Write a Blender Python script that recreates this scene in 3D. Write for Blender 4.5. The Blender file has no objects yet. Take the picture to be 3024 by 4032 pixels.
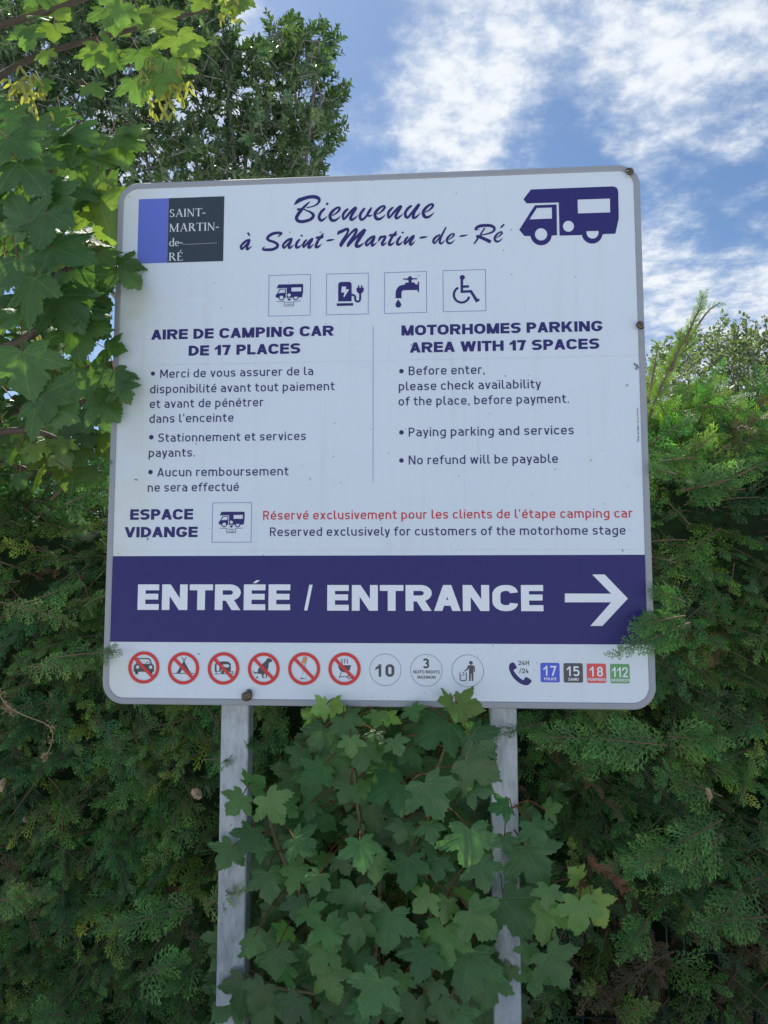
import bpy, math, random
import numpy as np
from mathutils import Vector, Matrix
from mathutils.geometry import tessellate_polygon

rng = np.random.default_rng(7)
random.seed(7)
scene = bpy.context.scene
col = scene.collection

# ------------------------------------------------------------------ camera
ZC = 2.02                                   # height of the middle of the sign panel
F_PX = 3028.0                               # focal length in photo pixels (3024 wide)
def _rot(rx, ry, rz):
    cx, sx, cy, sy, cz, sz = math.cos(rx), math.sin(rx), math.cos(ry), math.sin(ry), math.cos(rz), math.sin(rz)
    return (np.array([[1, 0, 0], [0, cx, -sx], [0, sx, cx]]) @ np.array([[cy, 0, sy], [0, 1, 0], [-sy, 0, cy]])
            @ np.array([[cz, -sz, 0], [sz, cz, 0], [0, 0, 1]]))
_RC = _rot(-0.0900, 0.0706, -0.0003) @ np.array([[1, 0, 0], [0, 0, -1], [0, 1, 0]], float)
CAM = -_RC.T @ np.array([-0.0319, -0.2218, 2.1408]) + np.array([0, 0, ZC])
cam = bpy.data.cameras.new("camera")
cam.sensor_fit = 'HORIZONTAL'; cam.sensor_width = 36.0
cam.lens = F_PX / 3024 * 36.0
cam.clip_start = 0.05; cam.clip_end = 3000
cam_ob = bpy.data.objects.new("camera", cam); col.objects.link(cam_ob)
M4 = Matrix.Identity(4)
for i in range(3):
    M4[i][0] = _RC[0][i]; M4[i][1] = -_RC[1][i]; M4[i][2] = -_RC[2][i]; M4[i][3] = CAM[i]
cam_ob.matrix_world = M4
scene.camera = cam_ob

def ray(px, py):                            # full-resolution photo pixel -> world direction
    d = _RC.T @ np.array([(px - 1512) / F_PX, (py - 2016) / F_PX, 1.0])
    return d / np.linalg.norm(d)
def at(px, py, Y):
    d = ray(px, py)
    return CAM + d * ((Y - CAM[1]) / d[1])
K = 3024 / 1659.0
def atD(x, y, Y): return at(x * K, y * K, Y)

# ------------------------------------------------------------------ light
SUN_DIR = ray(230 * 1.0, -1900.0)           # towards the sun: behind the sign, high and to the left
SUN_EL = math.asin(SUN_DIR[2]); SUN_AZ = math.atan2(SUN_DIR[0], SUN_DIR[1])
sun = bpy.data.lights.new("sun", 'SUN'); sun.energy = 4.6; sun.angle = math.radians(0.53); sun.color = (1.0, 0.96, 0.90)
sun_ob = bpy.data.objects.new("sun", sun); col.objects.link(sun_ob)
sun_ob.rotation_euler = Vector(SUN_DIR).to_track_quat('Z', 'Y').to_euler()
sun_ob.location = (0, 0, 20)
scene.view_settings.view_transform = 'Standard'
scene.view_settings.look = 'None'
scene.view_settings.exposure = 1.14
scene.view_settings.gamma = 1.0

world = bpy.data.worlds.new("World"); scene.world = world; world.use_nodes = True
nt = world.node_tree; nt.nodes.clear()
class NT:
    """tiny node-tree helper: every call makes a node and returns its first output"""
    def __init__(s, tree): s.t = tree
    def n(s, kind, props=None, **ins):
        nd = s.t.nodes.new(kind)
        for k, v in (props or {}).items(): setattr(nd, k, v)
        for k, v in ins.items():
            key = int(k[1:]) if k[0] == 'i' and k[1:].isdigit() else k.replace('_', ' ')
            sk = nd.inputs[key]
            if hasattr(v, 'is_linked'): s.t.links.new(v, sk)
            else: sk.default_value = v
        return nd
    def m(s, op, *a, clamp=False):
        return s.n('ShaderNodeMath', {'operation': op, 'use_clamp': clamp}, **{'i%d' % i: v for i, v in enumerate(a)}).outputs[0]
    def vm(s, op, *a):
        nd = s.n('ShaderNodeVectorMath', {'operation': op}, **{'i%d' % i: v for i, v in enumerate(a)})
        return nd.outputs['Value'] if op in ('DOT_PRODUCT', 'LENGTH') else nd.outputs[0]
    def mix(s, f, a, b, blend='MIX'):
        nd = s.t.nodes.new('ShaderNodeMix'); nd.data_type = 'RGBA'; nd.blend_type = blend
        for sk, v in ((nd.inputs[0], f), (nd.inputs[6], a), (nd.inputs[7], b)):
            if hasattr(v, 'is_linked'): s.t.links.new(v, sk)
            else: sk.default_value = v
        return nd.outputs[2]
    def ramp(s, f, lo, hi):
        nd = s.n('ShaderNodeMapRange', {'interpolation_type': 'SMOOTHSTEP'}, Value=f)
        nd.inputs[1].default_value = lo; nd.inputs[2].default_value = hi
        return nd.outputs[0]
    def link(s, a, b): s.t.links.new(a, b)

W = NT(nt)
sky = W.n('ShaderNodeTexSky', {'sky_type': 'NISHITA', 'sun_disc': False, 'sun_elevation': SUN_EL, 'sun_rotation': SUN_AZ,
                               'altitude': 0, 'air_density': 1.0, 'dust_density': 0.6, 'ozone_density': 2.5})
tc = W.n('ShaderNodeTexCoord').outputs['Generated']
sep = W.n('ShaderNodeSeparateXYZ', None, i0=tc)
zz = W.m('ADD', W.m('MAXIMUM', sep.outputs[2], 0.0), 0.18)
pv = W.n('ShaderNodeCombineXYZ', None, X=W.m('DIVIDE', sep.outputs[0], zz), Y=W.m('DIVIDE', sep.outputs[1], zz)).outputs[0]
n1 = W.n('ShaderNodeTexNoise', None, Vector=pv, Scale=3.2, Detail=3.0, Roughness=0.5, Distortion=0.0).outputs['Fac']
n3 = W.n('ShaderNodeTexNoise', None, Vector=pv, Scale=10.0, Detail=12.0, Roughness=0.66, Distortion=0.0).outputs['Fac']
pv2 = W.n('ShaderNodeMapping', None, Vector=pv, Rotation=(0, 0, math.radians(-35)), Scale=(3.0, 7.0, 1)).outputs[0]
n2 = W.n('ShaderNodeTexNoise', None, Vector=pv2, Scale=1.6, Detail=9.0, Roughness=0.6).outputs['Fac']
CLOUDS = [  # (x, y, radius, weight) : where the clouds and the blue gaps stand in the sky
    (1000, 90, 230, .22), (930, 300, 130, .29), (1010, 230, 120, .22), (1230, 60, 200, .31), (900, -250, 500, .10), (1500, 150, 180, .28), (1400, 210, 110, .24), (1620, 60, 200, .15),
    (1640, 640, 230, .30), (1500, 740, 220, .26), (1440, 560, 90, .20), (1420, 460, 80, .16), (1090, 340, 70, .14), (1580, 290, 60, .08),
    (1230, 300, 130, -.34), (1540, 390, 130, -.22), (1600, 470, 90, -.22), (750, 290, 95, -.42), (700, 40, 120, -.45), (790, 120, 60, -.2), (1500, 520, 60, -.10), (640, 20, 60, -.1), (560, 40, 40, .12),
    (1300, 180, 60, -.05), (480, 270, 260, .35), (1250, 20, 60, .1)]
bias = None
for (x, y, r, w) in CLOUDS:
    d = ray(x * K, y * K)
    dt = W.vm('DOT_PRODUCT', tc, tuple(d))
    ang = r / 1661.0
    f = W.m('MULTIPLY', W.ramp(dt, math.cos(ang * 1.35), 1.0 - 0.10 * (1 - math.cos(ang))), w)
    bias = f if bias is None else W.m('ADD', bias, f)
raw = W.m('ADD', W.m('ADD', W.m('MULTIPLY', W.m('SUBTRACT', n1, 0.5), 0.9), W.m('MULTIPLY', W.m('SUBTRACT', n2, 0.5), 0.6)), bias)
raw = W.m('ADD', raw, W.m('MULTIPLY', W.m('SUBTRACT', n3, 0.5), 1.9))
back = W.ramp(W.m('MULTIPLY', sep.outputs[1], -1.0), 0.0, 0.7)      # out-of-view clouds opposite the sun, denser and brighter, added to lift the shade
raw = W.m('ADD', raw, W.m('MULTIPLY', back, 0.22))
mask = W.ramp(raw, -0.12, 0.80)
n4 = W.n('ShaderNodeTexNoise', None, Vector=W.vm('ADD', pv, (3.1, 1.7, 0)), Scale=22.0, Detail=9.0, Roughness=0.6).outputs['Fac']
thick = W.ramp(W.m('ADD', W.m('MULTIPLY', raw, 0.40), W.m('MULTIPLY', W.m('SUBTRACT', n4, 0.5), 1.9)), -0.15, 0.55)
CLOUD_A = (3.6, 4.5, 6.0, 1); CLOUD_B = (6.9, 7.2, 7.6, 1)
skyc = W.mix(1.0, sky.outputs[0], (0.70, 0.80, 0.88, 1), 'MULTIPLY')
cl = W.vm('SCALE', W.mix(thick, CLOUD_A, CLOUD_B)); W.link(W.m('ADD', 1.0, W.m('MULTIPLY', back, 0.7)), cl.node.inputs['Scale'])
colr = W.mix(mask, skyc, cl)
bg = W.n('ShaderNodeBackground', None, Color=colr, Strength=0.06)
out = W.n('ShaderNodeOutputWorld'); W.link(bg.outputs[0], out.inputs[0])

# ------------------------------------------------------------------ materials
def new_mat(name):
    m = bpy.data.materials.new(name); m.use_nodes = True
    m.node_tree.nodes.clear()
    return m, NT(m.node_tree)
def finish(T, sh, disp=None):
    o = T.n('ShaderNodeOutputMaterial'); T.link(sh, o.inputs[0])
def paint(name, rgb, rough=0.3, spec=0.5, var=0.06, metallic=0.0, dirt=None, bump=0.0, scale=30.0):
    m, T = new_mat(name)
    co = T.n('ShaderNodeTexCoord').outputs['Object']
    n = T.n('ShaderNodeTexNoise', None, Vector=co, Scale=scale, Detail=6.0, Roughness=0.65).outputs['Fac']
    a = tuple(c * (1 - var) for c in rgb) + (1,); b = tuple(min(1, c * (1 + var)) for c in rgb) + (1,)
    c = T.mix(n, a, b)
    if dirt:
        n2 = T.n('ShaderNodeTexNoise', None, Vector=co, Scale=dirt[0], Detail=4.0).outputs['Fac']
        c = T.mix(T.m('MULTIPLY', T.ramp(n2, dirt[1], dirt[1] + .12), dirt[3] if len(dirt) > 3 else .6), c, tuple(dirt[2]) + (1,))
    p = T.n('ShaderNodeBsdfPrincipled', None, Base_Color=c, Roughness=T.m('ADD', T.m('MULTIPLY', n, .15), rough - .07), Metallic=metallic)
    p.inputs['Specular IOR Level'].default_value = spec
    if bump:
        bm = T.n('ShaderNodeBump', None, Height=n, Strength=bump, Distance=0.01).outputs[0]
        T.link(bm, p.inputs['Normal'])
    finish(T, p.outputs[0])
    return m
MAT = {}
MAT['navy'] = paint('navy_vinyl', (.027, .024, .135), .38, .25)
MAT['text_navy'] = paint('navy_print', (.030, .030, .115), .4, .25)
MAT['thin_blue'] = paint('thin_blue_line', (.16, .20, .42), .4)
MAT['grey_line'] = paint('grey_line', (.50, .55, .63), .4)
MAT['emblem_blue'] = paint('emblem_blue', (.105, .150, .52), .38, .4)
MAT['emblem_dark'] = paint('emblem_dark', (.036, .050, .070), .4, .25)
MAT['emblem_text'] = paint('emblem_text', (.60, .66, .68), .4)
MAT['white'] = paint('white_vinyl', (.68, .72, .78), .3)
MAT['red'] = paint('red_vinyl', (.58, .040, .042), .4, .3)
MAT['red_text'] = paint('red_print', (.50, .030, .036), .4, .3)
MAT['black'] = paint('black_vinyl', (.045, .048, .060), .35)
MAT['tile_blue'] = paint('tile_blue', (.045, .085, .58), .35)
MAT['tile_black'] = paint('tile_black', (.055, .058, .070), .35)
MAT['tile_red'] = paint('tile_red', (.66, .065, .065), .35)
MAT['tile_green'] = paint('tile_green', (.090, .32, .105), .35)
MAT['orange'] = paint('orange_print', (.55, .26, .08), .4)
MAT['rim'] = paint('grey_aluminium', (.27, .285, .315), .45, .5, .05, dirt=(14, .62, (.22, .22, .2), .35))
MAT['back'] = paint('aluminium_back', (.42, .43, .45), .45, metallic=.4)

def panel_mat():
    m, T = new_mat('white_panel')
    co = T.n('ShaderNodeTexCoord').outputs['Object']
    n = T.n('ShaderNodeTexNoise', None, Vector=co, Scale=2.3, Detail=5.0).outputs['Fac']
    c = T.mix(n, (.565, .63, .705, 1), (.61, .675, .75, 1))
    for sc_, lim, k, w in ((20.0, 5.0, .10, .55), (46.0, 7.0, .16, .5), (9.0, 9.0, .07, .6)):     # fly spots and grit
        v = T.n('ShaderNodeTexVoronoi', None, Vector=co, Scale=sc_)
        rnd = T.n('ShaderNodeSeparateColor', None, i0=v.outputs['Color']).outputs[0]
        speck = T.m('LESS_THAN', v.outputs['Distance'], T.m('MULTIPLY', T.m('POWER', rnd, lim), k))
        c = T.mix(T.m('MULTIPLY', speck, w), c, (.14, .15, .14, 1))
    # rain streaks and a film of algae towards the left edge, under the branches
    st = T.n('ShaderNodeTexNoise', None, Vector=T.n('ShaderNodeMapping', None, Vector=co, Scale=(26, 6, 1.6)).outputs[0], Scale=1.0, Detail=6.0, Roughness=.6).outputs['Fac']
    c = T.mix(T.m('MULTIPLY', T.ramp(st, .52, .80), .30), c, (.44, .47, .45, 1))
    sp = T.n('ShaderNodeSeparateXYZ', None, i0=co)
    edge = T.m('MULTIPLY', T.ramp(T.m('MULTIPLY', sp.outputs[0], -1.0), .56, .76), T.ramp(T.n('ShaderNodeTexNoise', None, Vector=co, Scale=4.5, Detail=7.0, Roughness=.65).outputs['Fac'], .34, .70))
    c = T.mix(T.m('MULTIPLY', edge, .8), c, (.50, .53, .36, 1))
    bl = T.n('ShaderNodeTexNoise', None, Vector=co, Scale=16.0, Detail=3.0).outputs['Fac']
    c = T.mix(T.m('MULTIPLY', T.ramp(bl, .70, .80), .35), c, (.52, .47, .33, 1))
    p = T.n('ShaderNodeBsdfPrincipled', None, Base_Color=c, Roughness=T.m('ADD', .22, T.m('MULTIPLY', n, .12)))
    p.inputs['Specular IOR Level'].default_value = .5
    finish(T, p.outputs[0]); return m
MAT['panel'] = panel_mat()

def galv_mat():
    m, T = new_mat('galvanised_steel')
    co = T.n('ShaderNodeTexCoord').outputs['Object']
    st = T.n('ShaderNodeMapping', None, Vector=co, Scale=(1, 1, .35)).outputs[0]
    n = T.n('ShaderNodeTexNoise', None, Vector=st, Scale=26.0, Detail=8.0, Roughness=.7).outputs['Fac']
    v = T.n('ShaderNodeTexVoronoi', None, Vector=st, Scale=75.0).outputs['Color']
    vv = T.n('ShaderNodeSeparateColor', None, i0=v).outputs[0]
    c = T.mix(T.ramp(n, .30, .72), (.20, .225, .25, 1), (.43, .47, .50, 1))
    c = T.mix(T.m('MULTIPLY', vv, .45), c, (.47, .51, .55, 1))
    n2 = T.n('ShaderNodeTexNoise', None, Vector=st, Scale=7.0, Detail=6.0).outputs['Fac']
    c = T.mix(T.m('MULTIPLY', T.ramp(n2, .52, .70), .65), c, (.60, .62, .61, 1))
    n3 = T.n('ShaderNodeTexNoise', None, Vector=co, Scale=34.0, Detail=3.0).outputs['Fac']
    c = T.mix(T.m('MULTIPLY', T.ramp(n3, .68, .76), .6), c, (.20, .18, .13, 1))
    p = T.n('ShaderNodeBsdfPrincipled', None, Base_Color=c, Roughness=T.m('ADD', .36, T.m('MULTIPLY', n, .25)), Metallic=.25)
    T.link(T.n('ShaderNodeBump', None, Height=n, Strength=.12, Distance=.004).outputs[0], p.inputs['Normal'])
    finish(T, p.outputs[0]); return m
MAT['galv'] = galv_mat()

def foliage_mat(name, transl=.35, gloss=.06, rough=.45, veins=False, tr_tint=(1.5, 1.55, .55)):
    """colour from the leaf's own 'tint' attribute; thin leaves let sunlight through"""
    m, T = new_mat(name)
    at_ = T.n('ShaderNodeAttribute', {'attribute_name': 'tint'}).outputs['Color']
    co = T.n('ShaderNodeTexCoord').outputs['Object']
    n = T.n('ShaderNodeTexNoise', None, Vector=co, Scale=38.0, Detail=4.0).outputs['Fac']
    c = T.mix(1.0, at_, T.mix(n, (.72, .74, .72, 1), (1.26, 1.24, 1.2, 1)), 'MULTIPLY')
    nrm = None
    if veins:
        uv = T.n('ShaderNodeUVMap').outputs[0]
        ab = T.vm('ABSOLUTE', uv)
        sp = T.n('ShaderNodeSeparateXYZ', None, i0=uv); sa = T.n('ShaderNodeSeparateXYZ', None, i0=ab)
        X, Y = sa.outputs[0], sp.outputs[1]
        best = None
        for (dx, dy) in ((0, 1), (.88, .475), (.985, -.17), (.55, .835)):
            cr = T.m('ABSOLUTE', T.m('SUBTRACT', T.m('MULTIPLY', X, dy), T.m('MULTIPLY', Y, dx)))
            dt = T.m('ADD', T.m('MULTIPLY', X, dx), T.m('MULTIPLY', Y, dy))
            off = T.m('MULTIPLY', T.m('LESS_THAN', dt, 0.0), 9.0)
            e = T.m('ADD', cr, off)
            if (dx, dy) == (.55, .835): e = T.m('ADD', e, .012)
            best = e if best is None else T.m('MINIMUM', best, e)
        f = T.m('SUBTRACT', 1.0, T.ramp(best, .004, .022))
        # side veins: fine stripes running out from the main ones
        wv = T.n('ShaderNodeTexWave', {'wave_type': 'BANDS', 'bands_direction': 'DIAGONAL'}, Vector=ab, Scale=5.2, Distortion=1.6, Detail=2.0).outputs['Fac']
        f2 = T.m('MULTIPLY', T.ramp(wv, .80, .99), .22)
        c = T.mix(T.m('MULTIPLY', T.m('MAXIMUM', f, f2), .50), c, T.mix(.5, T.mix(1.0, c, (1.9, 1.8, 1.6, 1), 'MULTIPLY'), (.16, .20, .10, 1)))
        bmp = T.n('ShaderNodeBump', None, Height=T.m('SUBTRACT', n, T.m('MULTIPLY', T.m('MAXIMUM', f, f2), .8)), Strength=.35, Distance=.003)
        nrm = bmp.outputs[0]
    df = T.n('ShaderNodeBsdfDiffuse', None, Color=c)
    tr = T.n('ShaderNodeBsdfTranslucent', None, Color=T.mix(1.0, c, tuple(tr_tint) + (1,), 'MULTIPLY'))
    gl = T.n('ShaderNodeBsdfGlossy', None, Color=(.9, .93, .9, 1), Roughness=rough)
    if nrm is not None:
        T.link(nrm, df.inputs['Normal']); T.link(nrm, gl.inputs['Normal'])
    s1 = T.n('ShaderNodeMixShader', None, i0=transl, i1=df.outputs[0], i2=tr.outputs[0])
    s2 = T.n('ShaderNodeMixShader', None, i0=gloss, i1=s1.outputs[0], i2=gl.outputs[0])
    finish(T, s2.outputs[0]); return m
MAT['cypress'] = foliage_mat('cypress_foliage', .30, .025, .5)
MAT['sycamore'] = foliage_mat('sycamore_leaf', .42, .030, .34, veins=True)
MAT['oak'] = foliage_mat('evergreen_leaf', .25, .05, .35)
MAT['pale_leaf'] = foliage_mat('pale_leaf', .40, .05, .5)
MAT['seed'] = foliage_mat('seed_wing', .45, .04, .5)
MAT['bark'] = paint('bark', (.085, .066, .050), .8, .2, .45, bump=.6, scale=22)
MAT['greybark'] = paint('grey_bark', (.19, .18, .165), .8, .2, .35, bump=.5, scale=18)
MAT['twig'] = paint('red_petiole', (.15, .062, .036), .7, .08, .35)
MAT['stem'] = paint('green_stem', (.155, .125, .065), .6, .3, .3)
MAT['brown_twig'] = paint('brown_twig', (.15, .10, .07), .8, .2, .4)
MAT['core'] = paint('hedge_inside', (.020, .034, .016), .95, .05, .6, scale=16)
MAT['fence'] = paint('green_wire', (.018, .060, .042), .5, .4, .2)
MAT['dry'] = paint('dry_leaf', (.34, .25, .16), .7, .2, .4, scale=55)

# ------------------------------------------------------------------ object helpers
def link(o, parent=None):
    col.objects.link(o)
    if parent is not None: o.parent = parent
    return o
def tag(o, label=None, cat=None, group=None, kind=None):
    if label: o['label'] = label
    if cat: o['category'] = cat
    if group: o['group'] = group
    if kind: o['kind'] = kind
    return o
def empty(name, loc=(0, 0, 0)):
    o = bpy.data.objects.new(name, None); o.empty_display_size = .1; o.location = loc
    return link(o)
def mesh_ob(name, V, Fq, mat, parent=None, tint=None, uv=None, smooth=False):
    """V (n,3); Fq int array (m,3|4) or list of index lists. Vertices are world positions; the parent's place is taken off."""
    V = np.asarray(V, np.float32)
    if parent is not None:
        V = V - np.array(parent.matrix_basis.translation, np.float32)
    me = bpy.data.meshes.new(name)
    if isinstance(Fq, np.ndarray):
        m, k = Fq.shape
        me.vertices.add(len(V)); me.vertices.foreach_set('co', V.ravel())
        me.loops.add(m * k); me.loops.foreach_set('vertex_index', Fq.astype(np.int32).ravel())
        me.polygons.add(m); me.polygons.foreach_set('loop_start', np.arange(0, m * k, k, dtype=np.int32))
        me.polygons.foreach_set('loop_total', np.full(m, k, np.int32))
        me.update(calc_edges=True)
    else:
        me.from_pydata(V.tolist(), [], [list(f) for f in Fq]); me.update()
    if tint is not None:
        a = me.attributes.new('tint', 'FLOAT_COLOR', 'POINT')
        t = np.ones((len(V), 4), np.float32); t[:, :3] = tint
        a.data.foreach_set('color', t.ravel())
    if uv is not None:
        l = me.uv_layers.new(name='UVMap')
        li = np.zeros(len(me.loops), np.int32); me.loops.foreach_get('vertex_index', li)
        l.data.foreach_set('uv', np.asarray(uv, np.float32)[li].ravel())
    if smooth: me.polygons.foreach_set('use_smooth', np.ones(len(me.polygons), bool))
    me.materials.append(mat)
    return link(bpy.data.objects.new(name, me), parent)

class MB:
    def __init__(s): s.v = []; s.f = []
    def box(s, a, b):
        i = len(s.v); (x0, y0, z0), (x1, y1, z1) = a, b
        s.v += [(x0, y0, z0), (x1, y0, z0), (x1, y1, z0), (x0, y1, z0), (x0, y0, z1), (x1, y0, z1), (x1, y1, z1), (x0, y1, z1)]
        s.f += [[i + k for k in q] for q in ((0, 3, 2, 1), (4, 5, 6, 7), (0, 1, 5, 4), (1, 2, 6, 5), (2, 3, 7, 6), (3, 0, 4, 7))]
    def tube(s, pts, rad, n=6, cap=True):
        pts = [np.asarray(p, float) for p in pts]
        if not hasattr(rad, '__len__'): rad = [rad] * len(pts)
        ref = np.array([.31, .52, .79]); base = len(s.v)
        for i, p in enumerate(pts):
            t = pts[min(i + 1, len(pts) - 1)] - pts[max(i - 1, 0)]; t = t / (np.linalg.norm(t) + 1e-9)
            u = np.cross(t, ref); u /= np.linalg.norm(u) + 1e-9; w = np.cross(t, u)
            for k in range(n):
                a = 2 * math.pi * k / n
                s.v.append(tuple(p + rad[i] * (math.cos(a) * u + math.sin(a) * w)))
        for i in range(len(pts) - 1):
            for k in range(n):
                a = base + i * n + k; b = base + i * n + (k + 1) % n
                s.f.append([a, b, b + n, a + n])
        if cap:
            s.f.append([base + k for k in range(n)][::-1]); s.f.append([base + (len(pts) - 1) * n + k for k in range(n)])
    def build(s, name, mat, parent=None, smooth=False):
        return mesh_ob(name, np.array(s.v), s.f, mat, parent, smooth=smooth)

def cr(pts, n=6, closed=False):             # Catmull-Rom through points of any dimension
    P = [np.asarray(p, float) for p in pts]; N = len(P); out_ = []
    rngs = range(N if closed else N - 1)
    for i in rngs:
        if closed: p0, p1, p2, p3 = P[i - 1], P[i], P[(i + 1) % N], P[(i + 2) % N]
        else: p0, p1, p2, p3 = P[max(i - 1, 0)], P[i], P[i + 1], P[min(i + 2, N - 1)]
        for k in range(n):
            t = k / n
            out_.append(.5 * ((2 * p1) + (-p0 + p2) * t + (2 * p0 - 5 * p1 + 4 * p2 - p3) * t * t + (-p0 + 3 * p1 - 3 * p2 + p3) * t ** 3))
    if not closed: out_.append(P[-1])
    return out_

# ------------------------------------------------------------------ ground
def ground_mat():
    m, T = new_mat('pale_gravel')
    co = T.n('ShaderNodeTexCoord').outputs['Object']
    n = T.n('ShaderNodeTexNoise', None, Vector=co, Scale=2.0, Detail=10.0, Roughness=.7).outputs['Fac']
    v = T.n('ShaderNodeTexVoronoi', None, Vector=co, Scale=60.0).outputs['Color']
    g = T.n('ShaderNodeSeparateColor', None, i0=v).outputs[0]
    c = T.mix(n, (.36, .36, .36, 1), (.50, .50, .495, 1))
    c = T.mix(T.m('MULTIPLY', g, .4), c, (.53, .53, .525, 1))
    p = T.n('ShaderNodeBsdfPrincipled', None, Base_Color=c, Roughness=.9)
    finish(T, p.outputs[0]); return m
gx = np.concatenate([np.linspace(-900, -30, 9), np.linspace(-20, 20, 41), np.linspace(30, 900, 9)])
GX, GY = np.meshgrid(gx, gx)
GZ = .02 * np.sin(GX * 1.3 + 2) * np.cos(GY * .9) * (np.abs(GX) < 25) * (np.abs(GY) < 25)
gn = len(gx)
gi = np.arange(gn * gn).reshape(gn, gn)
mesh_ob('ground', np.stack([GX.ravel(), GY.ravel(), GZ.ravel()], 1),
        np.stack([gi[:-1, :-1].ravel(), gi[:-1, 1:].ravel(), gi[1:, 1:].ravel(), gi[1:, :-1].ravel()], 1), ground_mat())['kind'] = 'structure'

# ------------------------------------------------------------------ the sign: flat graphics
SW, SH = 1.5, 1.5011
class Z:
    """a detail view of the photograph: its pixels -> (u, v) on the sign panel, measured from the middle of the panel"""
    def __init__(s, x0, y0, x1, y1, w=1659.0): s.o = (x0, y0); s.k = w / (x1 - x0)
    def __call__(s, x, y):
        p = at(s.o[0] + x / s.k, s.o[1] + y / s.k, 0.0); return (p[0], p[2] - ZC)
    def P(s, pts): return [s(*p) for p in pts]
    def L(s, x, y, r):
        a = s(x - r, y); b = s(x + r, y); return math.hypot(a[0] - b[0], a[1] - b[1]) / 2

class G:
    """flat print on the panel: filled outlines and strokes, each lifted a hair above the one below"""
    def __init__(s, level=1): s.v = []; s.f = []; s.y = -0.0005 * level; s.k = 0
    def _lift(s):
        s.k += 1; return s.y - 0.00004 * (s.k % 9)
    def fill(s, outer, holes=()):
        y = s._lift()
        loops = [list(outer)] + [list(h) for h in holes]
        tri = tessellate_polygon([[Vector((p[0], p[1], 0)) for p in l] for l in loops])
        pts = [p for l in loops for p in l]; i0 = len(s.v)
        s.v += [(p[0], y, p[1]) for p in pts]
        for t in tri:
            a, b, c = (pts[k] for k in t)
            ar = (b[0] - a[0]) * (c[1] - a[1]) - (c[0] - a[0]) * (b[1] - a[1])
            if abs(ar) < 1e-14: continue
            s.f.append([i0 + k for k in (t if ar > 0 else (t[0], t[2], t[1]))])
    def stroke(s, pts, w, cap='butt', closed=False, sy=None):
        """w = full width, a number or one per point"""
        y = s._lift(); n = len(pts)
        P = [np.array(p, float) for p in pts]
        keep = [0] + [i for i in range(1, n) if np.linalg.norm(P[i] - P[i - 1]) > 1e-7]
        Wd = [w] * n if not hasattr(w, '__len__') else list(w)
        P = [P[i] for i in keep]; Wd = [Wd[i] for i in keep]; n = len(P)
        if closed and np.linalg.norm(P[0] - P[-1]) < 1e-7: P.pop(); Wd.pop(); n -= 1
        if n < 2: return
        D = []
        for i in range(n if closed else n - 1):
            d = P[(i + 1) % n] - P[i]; D.append(d / np.linalg.norm(d))
        if cap == 'square' and not closed:
            P[0] = P[0] - D[0] * Wd[0] / 2; P[-1] = P[-1] + D[-1] * Wd[-1] / 2
        i0 = len(s.v)
        for i in range(n):
            if closed: d0, d1 = D[i - 1], D[i]
            else: d0, d1 = D[max(i - 1, 0)], D[min(i, n - 2)]
            t = d0 + d1; l = np.linalg.norm(t); t = t / l if l > 1e-6 else d0
            nn = np.array([-t[1], t[0]]); c = max(.5, abs(nn @ np.array([-d0[1], d0[0]])))
            h = Wd[i] / 2 / c; yy = y - i * 2e-7
            a = P[i] + nn * h; b = P[i] - nn * h
            s.v += [(a[0], yy, a[1]), (b[0], yy, b[1])]
        for i in range(n if closed else n - 1):
            j = (i + 1) % n
            s.f.append([i0 + 2 * i, i0 + 2 * i + 1, i0 + 2 * j + 1, i0 + 2 * j])
        if cap == 'round' and not closed:
            for (p, d, h, ia, ib) in ((P[0], -D[0], Wd[0] / 2, i0, i0 + 1), (P[-1], D[-1], Wd[-1] / 2, i0 + 2 * n - 1, i0 + 2 * n - 2)):
                a0 = math.atan2(s.v[ib][2] - p[1], s.v[ib][0] - p[0]); k0 = len(s.v)
                for k in range(1, 7):
                    a = a0 + math.pi * k / 7
                    s.v.append((p[0] + h * math.cos(a), s.v[ia][1], p[1] + h * math.sin(a)))
                s.f.append([ib] + [k0 + k for k in range(6)] + [ia])
    def disc(s, c, r, n=28): s.fill([(c[0] + r * math.cos(2 * math.pi * k / n), c[1] + r * math.sin(2 * math.pi * k / n)) for k in range(n)])
    def ring(s, c, r0, r1, n=64):
        q = [2 * math.pi * k / n for k in range(n)]
        s.stroke([(c[0] + (r0 + r1) / 2 * math.cos(a), c[1] + (r0 + r1) / 2 * math.sin(a)) for a in q], r1 - r0, closed=True)
    def frame(s, pts, w): s.stroke(pts, w, closed=True)
    def build(s, name, mat, parent, label=None):
        o = mesh_ob(name, np.array(s.v) + np.array([0, 0, ZC]), s.f, MAT[mat], parent)
        if label: o['label'] = label
        return o

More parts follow.
